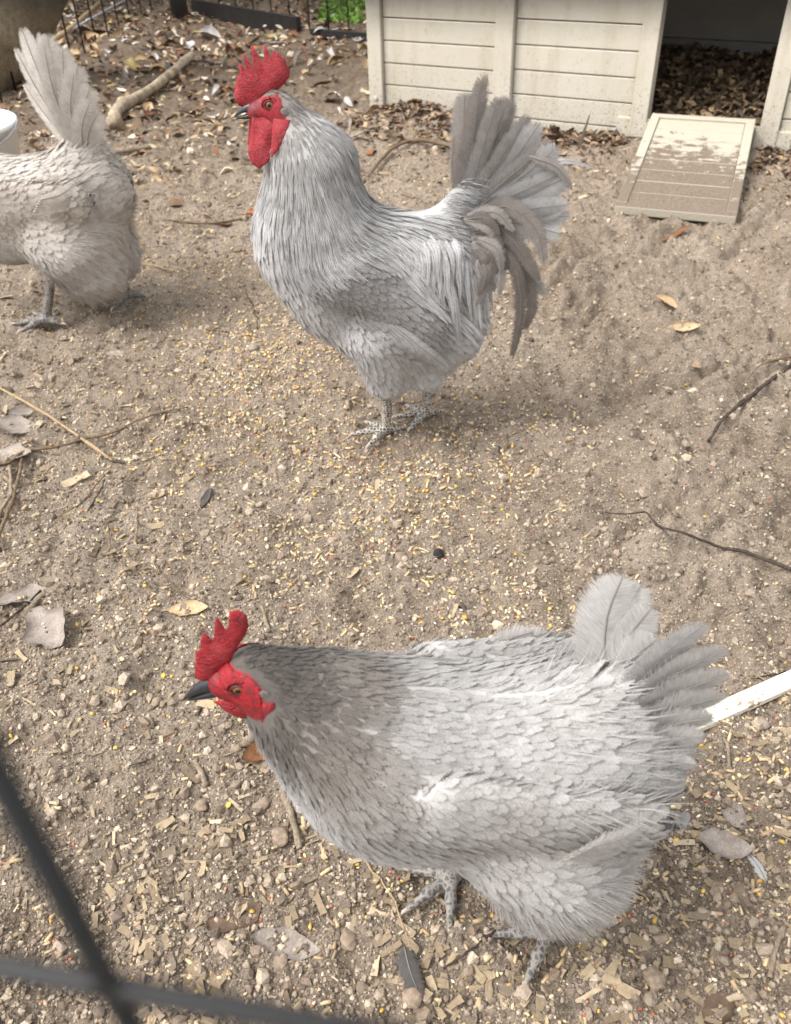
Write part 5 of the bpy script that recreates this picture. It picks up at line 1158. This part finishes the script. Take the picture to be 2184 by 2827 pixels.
# a dark flake of bark and a black lump
p = on_ground(441, 1068, 0.004); v, f = leaf_mesh(0.042, 0.019, 0.04, 0.1, 31, 0, 0.004)
o = build('bark_flake', v, f, mat_bark('bark_flake', sr(58, 54, 52), sr(104, 98, 94), 90), None, True); place(o, p, math.radians(55)); tag(o, 'dark grey flake of bark in the feed left of centre', 'bark')
def rock(name, px, py, wpx, label, cat, mat, seed, flat=0.7):
    p = on_ground(px, py); dep = (p-np.array([0, 0, CAM_H])) @ c_fwd; R_ = wpx*0.5*dep/FPX
    b = bpy.data.meshes.new(name); import bmesh; bm = bmesh.new(); bmesh.ops.create_icosphere(bm, subdivisions=3, radius=1.0)
    r = np.random.default_rng(seed); off = r.uniform(0, 50)
    for vv in bm.verts:
        c_ = vv.co; k = 1+0.5*float(vnoise(c_.x*1.6+off, c_.y*1.6+c_.z*2.1, seed))+0.2*float(vnoise(c_.x*5+off, c_.y*5+c_.z*6, seed+1))
        vv.co = Vector((c_.x*k*R_, c_.y*k*R_*0.85, c_.z*k*R_*flat))
    bm.to_mesh(b); bm.free(); b.polygons.foreach_set('use_smooth', np.ones(len(b.polygons), bool)); b.materials.append(mat)
    o = link(bpy.data.objects.new(name, b)); o.location = (p[0], p[1], p[2]+R_*flat*0.45); o.rotation_euler = (0, 0, r.uniform(0, 6)); return tag(o, label, cat)
M['char'] = mat_plain('black_lump', sr(38, 36, 36), 0.8, 0.3, 0.4, 120, 0.6)
rock('charcoal_lump', 935, 1184, 26, 'small black lump on the soil above the foreground hen', 'charcoal', M['char'], 3)
M['clod_solid'] = mat_plain('dry_clod', sr(138, 122, 106), 0.95, 0.1, 0.3, 160, 0.8)
for i, (a, b, w, lb) in enumerate([(540, 745, 22, 'small grey stone in the feed under the rooster\'s breast'), (660, 592, 30, 'grey stone between the rooster and the upright black twig'), (783, 1725+230, 40, 'rounded soil clod below the foreground hen\'s breast'),
        (880, 2170-40, 46, 'large rounded clod near the bottom edge'), (1395, 2090, 50, 'brown clod in the chips at the bottom right'), (600, 1790, 44, 'flat grey clod at the foot of the grey stick'), (600, 2052, 42, 'knobbly clod left of the dark feather'), (565, 1720, 30, 'small clod left of the grey stick'),
        (430, 1720, 30, 'round clod in the chips left of the grey stick'), (1625, 1548, 34, 'pale grey stone just under the white plank'), (600, 1500, 26, 'clod under the foreground hen\'s beak'), (335, 1500, 26, 'round clod left of the foreground hen\'s beak'), (1490, 1480-80, 20, 'grey stone behind the foreground hen\'s tail')]):
    if w == 30 and a == 660: a, b = 600, 545
    if a == 783: a, b = 745, 2010
    if a == 600 and b == 1500: a, b = 505, 1600
    rock('soil_clod' if 'clod' in lb else 'stone', a, b, w, lb, 'clod' if 'clod' in lb else 'stone', M['clod_solid'] if 'clod' in lb else M['stone'], i+11)
# wood chips big enough to pick up one by one
CH_MESH = []
for i in range(8):
    r = np.random.default_rng(i+60); L_, W_ = 1.0, r.uniform(0.28, 0.5); nu = 5; v = []; f = []; bend = r.uniform(-0.1, 0.16)
    for k in range(nu+1):
        t = k/nu-0.5; w0 = W_*0.5*(1+r.normal(0, 0.12)); w1 = W_*0.5*(1+r.normal(0, 0.12)); z = bend*(t*t*4-0.5)+r.normal(0, 0.008); e = r.normal(0, 0.03) if k in (0, nu) else 0
        v += [(t+e, -w0, z), (t-e, w1, z+r.normal(0, 0.01)), (t-e, w1, z-0.07), (t+e, -w0, z-0.07)]
    for k in range(nu):
        for j in range(4): a = k*4+j; b = k*4+(j+1) % 4; f.append((a, b, b+4, a+4))
    f += [(3, 2, 1, 0), tuple(nu*4+j for j in range(4))]
    me = bpy.data.meshes.new('wood_chip'); me.from_pydata(v, [], f); me.materials.append(None); CH_MESH.append(me)
def mat_wood(name, a, b):
    m = NM(name, 0.85, 0.15); co = m.coord(); n_ = m.noise(m.mapping(co, (2, 26, 26)), 1.0, 5, 0.7)
    m.color(m.ramp(n_, [(0.3, tuple(a)), (0.7, tuple(b))])); m.bump(n_, 0.5, 0.02); return m.m
WOODS = [mat_wood('chip_pale', sr(150, 132, 106), sr(186, 168, 140)), mat_wood('chip_tan', sr(128, 111, 90), sr(164, 147, 122)), mat_wood('chip_grey', sr(112, 98, 84), sr(152, 138, 120))]
mesh_by = {}
ZONES = [(70, 240, 500, 1750, 2184, 'small wood chip lying on the soil in the left foreground', 'chips in the left foreground', (16, 44)),
         (85, 700, 1687, 1990, 2184, 'small wood chip lying in the feed along the bottom of the photo', 'chips along the bottom', (16, 52)),
         (50, 1360, 1687, 1560, 1990, 'small wood chip lying right of the foreground hen\'s fluff', 'chips right of the hen', (14, 40)),
         (45, 0, 420, 1000, 1700, 'small wood chip lying on the soil near the left edge', 'chips near the left edge', (14, 34)),
         (30, 480, 900, 1700, 1990, 'small wood chip lying below the foreground hen\'s breast', 'chips under the breast', (16, 40))]
for (cnt, x0, x1, y0, y1, lb, gr, (l0, l1)) in ZONES:
    for i in range(cnt):
        p = on_ground(rng.uniform(x0, x1), rng.uniform(y0, y1), 0.003); dep = (p-np.array([0, 0, CAM_H])) @ c_fwd
        kk = (int(rng.integers(0, 8)), int(rng.choice(3, p=[0.4, 0.4, 0.2])))
        if kk not in mesh_by:
            mm = CH_MESH[kk[0]].copy(); mm.materials.clear(); mm.materials.append(WOODS[kk[1]]); mesh_by[kk] = mm
        sz = rng.uniform(l0, l1); wd = ('long ' if sz > (l0+l1)/2 else 'short ')+['pale', 'tan', 'grey'][kk[1]]
        o = link(bpy.data.objects.new('wood_chip', mesh_by[kk])); place(o, p, rng.uniform(0, 6.28), rng.normal(0, 0.22), rng.normal(0, 0.15), sz*dep/FPX); tag(o, lb.replace('small', wd), 'wood chip', wd+' '+gr)
# fallen leaves of the litter by the far fence and by the coop
lm = {}
def litter_leaf(p, size, colr, lb, gr, tx):
    kk = (int(rng.integers(0, 6)), colr)
    if kk not in lm:
        v, f = leaf_mesh(1.0, [0.36, 0.5, 0.42, 0.6, 0.3, 0.55][kk[0]], [0.1, -0.12, 0.2, 0.05, -0.2, 0.12][kk[0]], [0.3, 0.5, -0.4, 0.2, 0.6, -0.25][kk[0]], kk[0]+40, [0, 0, 0, 2.5, 0, 2][kk[0]], 0.012, 8, 2)
        b = build('fallen_leaf', v, f, LEAF[colr], None, True); lm[kk] = b.data; bpy.data.objects.remove(b)
    o = link(bpy.data.objects.new('fallen_leaf', lm[kk])); place(o, p, rng.uniform(0, 6.28), tx, rng.normal(0, 0.25), size); tag(o, lb, 'leaf', gr)
for i in range(150):
    while True:
        px, py = rng.uniform(60, 785), rng.uniform(0, 250)
        if rng.random() < (1.0 if (py < 150 and px < 420) or py < 60 else 0.22)*(1 if py < 215 or px < 330 else 0.3): break
    p = on_ground(px, py, rng.uniform(0.008, 0.03)); cl = str(rng.choice(list(LEAF), p=[0.3, 0.17, 0.15, 0.1, 0.12, 0.16]))
    side = 'left of' if px < 400 else 'behind'
    litter_leaf(p, rng.uniform(0.06, 0.13), cl, f'{cl} fallen leaf in the litter {side} the rooster by the far fence', f'{cl} leaves in the litter {side} the rooster', rng.normal(0, 0.4))
for i in range(60):
    s_ = rng.uniform(0.0, 2.0); n_ = abs(rng.normal(0.02, 0.12))+0.03
    if 1.14 < s_ < 1.68: continue
    q = COOP_A+s_*COOP_D+n_*COOP_N; q[2] = float(ground_h(q[0], q[1]))+rng.uniform(0.008, 0.022); cl = str(rng.choice(['tan', 'brown', 'grey'], p=[0.35, 0.4, 0.25]))
    side = 'left' if s_ < 1.3 else 'right'
    litter_leaf(q, rng.uniform(0.045, 0.085), cl, f'{cl} dead leaf in the mulch along the coop base {side} of the ramp', f'{cl} leaves along the coop base {side} of the ramp', rng.normal(0, 0.4))
# loose feathers on the soil
def loose_feather(px, py, ang, L, w, col, label, stand=0.0):
    p = on_ground(px, py, 0.005); root = tag(empty('loose_feather', tuple(p), math.radians(ang)), label, 'feather')
    quill('vane', root, [(0, 0, 0), (L*0.5, 0.0, L*(0.04+stand*0.5)), (L, L*0.08, L*stand)], w, col, facing=(0, 0, 1) if not stand else (0, -1, 0), fray=0.6, n=16, point=0.3)
loose_feather(862, 2020, -78, 0.055, 0.022, sr(96, 92, 90), 'small dark grey feather on the soil below the foreground hen')
loose_feather(1633, 1878, 100, 0.035, 0.012, sr(200, 198, 196), 'tiny pale down feather near the right edge')
loose_feather(1232, 318, 10, 0.15, 0.018, sr(120, 104, 90), 'brown feather standing upright at the coop base', stand=6.0) if False else None
q0 = on_ground(1234, 322); rt = tag(empty('loose_feather', tuple(q0)), 'narrow brown feather standing upright at the coop base', 'feather'); quill('vane', rt, [(0, 0, 0), (0.012, 0, 0.06), (0.03, 0.0, 0.135)], 0.014, sr(132, 114, 98), facing=(0, -1, 0), fray=0.3, n=14, point=0.7)
# white plank
pa = on_ground(1452, 1566); pb = on_ground(1720, 1462)
dr = unit((pb-pa)*np.array([1, 1, 0])); yawp = math.atan2(dr[1], dr[0]); Lp = float(np.linalg.norm((pb-pa)[:2]))
def mat_plank():
    m = NM('white_paint_worn', 0.7, 0.25); co = m.coord(); n1 = m.noise(co, 90, 5, 0.7); n2 = m.noise(co, 14, 4)
    f = m.math('ADD', m.math('MULTIPLY', n1, 0.7), m.math('MULTIPLY', n2, 0.4)); m.color(m.mix(m.ramp(f, [(0.62, (0, 0, 0)), (0.66, (1, 1, 1))]), sr(224, 216, 198), sr(142, 124, 106))); m.bump(f, 0.3, 0.002); return m.m
o = box('plank', -0.06, Lp+0.25, -0.0125, 0.0125, 0.0, 0.012, mat_plank(), None, 0.0015); o.location = tuple(pa+np.array([0, 0, 0.006])); o.rotation_euler = (0.05, -0.02, yawp)
tag(o, 'narrow worn white plank behind the foreground hen\'s tail at the right edge', 'plank')
# white bucket behind the beige hen
bp = np.array([-1.42, 2.95, 0.0]); bp[2] = float(ground_h(bp[0], bp[1]))-0.01
bk = tag(empty('bucket', tuple(bp)), 'white plastic bucket half hidden behind the beige hen at the left edge', 'bucket')
v, f = lathe([(0.19, 0), (0.225, 0.30), (0.232, 0.30), (0.232, 0.315), (0.222, 0.315), (0.186, 0.012)], 48); build('bucket_wall', v, f, M['white'], bk)
v, f = lathe([(0.221, 0.306), (0.2, 0.318), (0.1, 0.324), (0.001, 0.325)], 48); build('lid', v, f, M['white'], bk)
aa = np.linspace(-0.2, math.pi+0.2, 16); tube('handle', np.stack([0.236*np.cos(aa), -0.236*np.sin(aa)*0.95, 0.30-0.06*np.sin(aa)], 1), 0.0035, M['wire'], bk, 6)
# far wire fence: rods, corner post, edging board
fence = tag(empty('wire_fence', (-1.4, 7.2, 0)), 'black wire fence of upright rods along the far left of the yard', 'fence'); fence_o = np.array([-1.4, 7.2, 0])
rods = [(10, 238), (43, 224), (80, 190), (117, 162), (157, 141), (186, 134), (211, 114), (238, 106), (259, 84), (281, 58), (306, 50), (327, 38), (350, 26)]
line = [ground_at(10, 238), ground_at(157, 139), ground_at(238, 104), ground_at(350, 26)]
for (px, py) in rods:
    g = ground_at(px, py); h0 = float(ground_h(g[0], g[1])); g[2] = h0
    tube('fence_rod', [g-fence_o+np.array([0, 0, -0.03]), g-fence_o+np.array([0, 0, 1.1])], 0.0055, M['black'], fence, 6)
fb0, fb1 = ground_at(412, 42), ground_at(800, 88)
for k in range(10):
    t = (k+0.6)/10; g = fb0*(1-t)+fb1*t; g[2] = float(ground_h(g[0], g[1])); g = g+np.array([0.02, 0.03, 0])
    tube('fence_rod', [g-fence_o, g-fence_o+np.array([0, 0, 1.1])], 0.0055, M['black'], fence, 6)
for z_ in (0.55, 0.8, 1.08):
    tube('cross_wire', [q-fence_o+np.array([0, 0, z_]) for q in spline(line, 14)], 0.005, M['black'], fence, 6)
    tube('cross_wire', [fb0-fence_o+np.array([0.02, 0.03, z_]), fb1-fence_o+np.array([0.02, 0.03, z_])], 0.005, M['black'], fence, 6)
cp = ground_at(388, 52); tube('corner_post', [cp-fence_o+np.array([0, 0, -0.1]), cp-fence_o+np.array([0, 0, 1.2])], 0.06, M['darkboard'], fence, 10)
dv = fb1-fb0; Lb = float(np.linalg.norm(dv[:2])); yb = math.atan2(dv[1], dv[0])
edg = tag(empty('edging_board', (fb0[0], fb0[1], 0.0), yb), 'low black edging board under the far wire fence', 'edging')
def eb(x0, x1, z0, z1, t0, t1):
    v = [(x0, -0.02, -0.05), (x1, -0.02, -0.05), (x1, 0.02, -0.05), (x0, 0.02, -0.05), (x0, -0.02, z0), (x1, -0.02, z1), (x1, 0.02, z1), (x0, 0.02, z0)]
    build('board', v, [(3, 2, 1, 0), (4, 5, 6, 7), (0, 1, 5, 4), (1, 2, 6, 5), (2, 3, 7, 6), (3, 0, 4, 7)], M['darkboard'], edg, False)
eb(0.03, 1.1, 0.135, 0.09, 0, 0); eb(1.22, Lb+0.2, 0.03, 0.05, 0, 0)
# sagging hexagon netting and two canes behind the left fence
net = tag(empty('chicken_wire', (-1.75, 5.6, 0)), 'silver hexagon chicken wire hanging behind the upper left fence', 'netting'); no = np.array([-1.75, 5.6, 0])
nd0 = ground_at(95, 92); nd1 = ground_at(285, 60); du = unit((nd1-nd0)*np.array([1, 1, 0])); hxs = 0.075
k = 0
for r_ in range(5):
    for c_ in range(13):
        cx = c_*hxs*1.0+(hxs*0.5 if r_ % 2 else 0); cz = 0.30+r_*hxs*0.87
        base = nd0+du*cx+np.array([-0.06, 0.12, 0]); jit = rng.normal(0, 0.006, 3)
        p0 = base+np.array([0, 0, cz]); 
        for (ax, az) in ((0.5, 0.29), (-0.5, 0.29), (0, -0.58)):
            e = p0+du*(ax*hxs)+np.array([0, 0, az*hxs]); tube('net_wire', [p0-no, e-no], 0.0026, M['wire'], net, 4)
for (q, r_, mt, lb) in (([(58, 118), (140, 58), (225, -4)], 0.016, M['straw'], 'thick tan cane leaning behind the upper left fence'), ([(92, 98), (190, 42), (290, -12)], 0.008, M['wire'], 'thin silver pole beside the tan cane behind the fence')):
    pts = []
    for j, (x_, y_) in enumerate(q):
        pts.append(on_ground(x_, y_, 0.03+0.03*j))
    o = tube('cane' if r_ > 0.01 else 'pole', spline(pts, 10), r_, mt, None, 8); tag(o, lb, 'cane' if r_ > 0.01 else 'pole')
# leaning tree at the upper left
tree = tag(empty('leaning_tree', (-2.2, 4.55, 0)), 'thick leaning grey brown tree trunk in the upper left corner', 'tree')
ax = spline([(-0.25, -0.15, -0.3), (0.10, 0.06, 0.08), (0.52, 0.3, 0.50), (0.95, 0.6, 1.25), (1.3, 0.9, 2.1)], 40)
th = np.arange(28)/28*2*math.pi; T = unit(np.gradient(ax, axis=0)); U = unit(np.cross(T, (0, 0.3, 1))); Vv = np.cross(T, U); v = []
for i in range(40):
    R_ = 0.22-0.07*i/39
    for a in th: 
        rr = R_*(1+0.10*float(vnoise(i*0.35, a*2.2, 8))+0.05*float(vnoise(i*1.3, a*6, 9))); v.append(ax[i]+rr*(math.cos(a)*U[i]+math.sin(a)*Vv[i]))
f = [(i*28+j, i*28+(j+1) % 28, (i+1)*28+(j+1) % 28, (i+1)*28+j) for i in range(39) for j in range(28)]
build('trunk', v, f, M['trunk'], tree)
# a leafy crown high above, out of the picture, on the leaning trunk
pl = Pile(); n = 1500; cc = np.array([1.5, 1.2, 2.9]); dd = unit(rng.normal(size=(n, 3)))*rng.uniform(0.3, 1, (n, 1))**0.5*np.array([0.9, 0.9, 0.55])
Lf = rng.uniform(0.03, 0.06, n); pl.add(LEAVES, cc+dd, np.stack([Lf, Lf*0.45, Lf], -1), rotmats(*rng.uniform(0, 6.28, (3, n))), palette(n, [sr(70, 96, 48), sr(92, 116, 60)], [1, 1], 0.2))
tag(pl.done('crown', M['grass'], tree, True), kind='stuff')
# grass beyond the far fence
pl = Pile(); n = 3800
gx = rng.uniform(-0.42, 0.45, n); gy = rng.uniform(6.75, 8.6, n); dnn = vnoise(gx*3, gy*3, 90); k = dnn > -0.18; gx, gy = gx[k], gy[k]; n = len(gx)
Lg = rng.uniform(0.02, 0.045, n); BL = [sheet(3, 1, lambda t: max(1-t, 0.05), 0.3, 0, 0.02)]
pl.add(BL+LEAVES[:2], np.stack([gx, gy, ground_h(gx, gy)+Lg*0.5], -1), np.stack([Lg, Lg*rng.uniform(0.15, 0.4, n), Lg*0.6], -1), rotmats(rng.uniform(0, 6.28, n), rng.normal(-0.7, 0.5, n), rng.normal(0, 0.4, n)), palette(n, [sr(104, 148, 52), sr(136, 174, 72), sr(84, 124, 46), sr(168, 190, 104)], [3, 3, 2, 1], 0.15))
tag(pl.done('grass', M['grass'], None, True), 'bright green grass and clover beyond the far fence', 'grass', kind='stuff')
# the wire fence the photographer leans over: coarse black mesh
A_ = np.array([-0.0414, 0.0525]); fyaw = math.radians(-11); fd = np.array([math.cos(fyaw), math.sin(fyaw)])
near = tag(empty('mesh_fence', (A_[0], A_[1], 0)), 'coarse black wire mesh fence crossing the bottom left corner, out of focus', 'fence')
for k in range(-5, 6): tube('upright_wire', [(fd[0]*0.15*k, fd[1]*0.15*k, -0.05), (fd[0]*0.15*k, fd[1]*0.15*k, 0.954)], 0.0018, M['black'], near, 8)
for z_ in [0.828-0.118*k for k in range(-1, 8)]: tube('cross_wire', [(-fd[0]*0.8, -fd[1]*0.8, z_), (fd[0]*0.8, fd[1]*0.8, z_)], 0.0018, M['black'], near, 8)
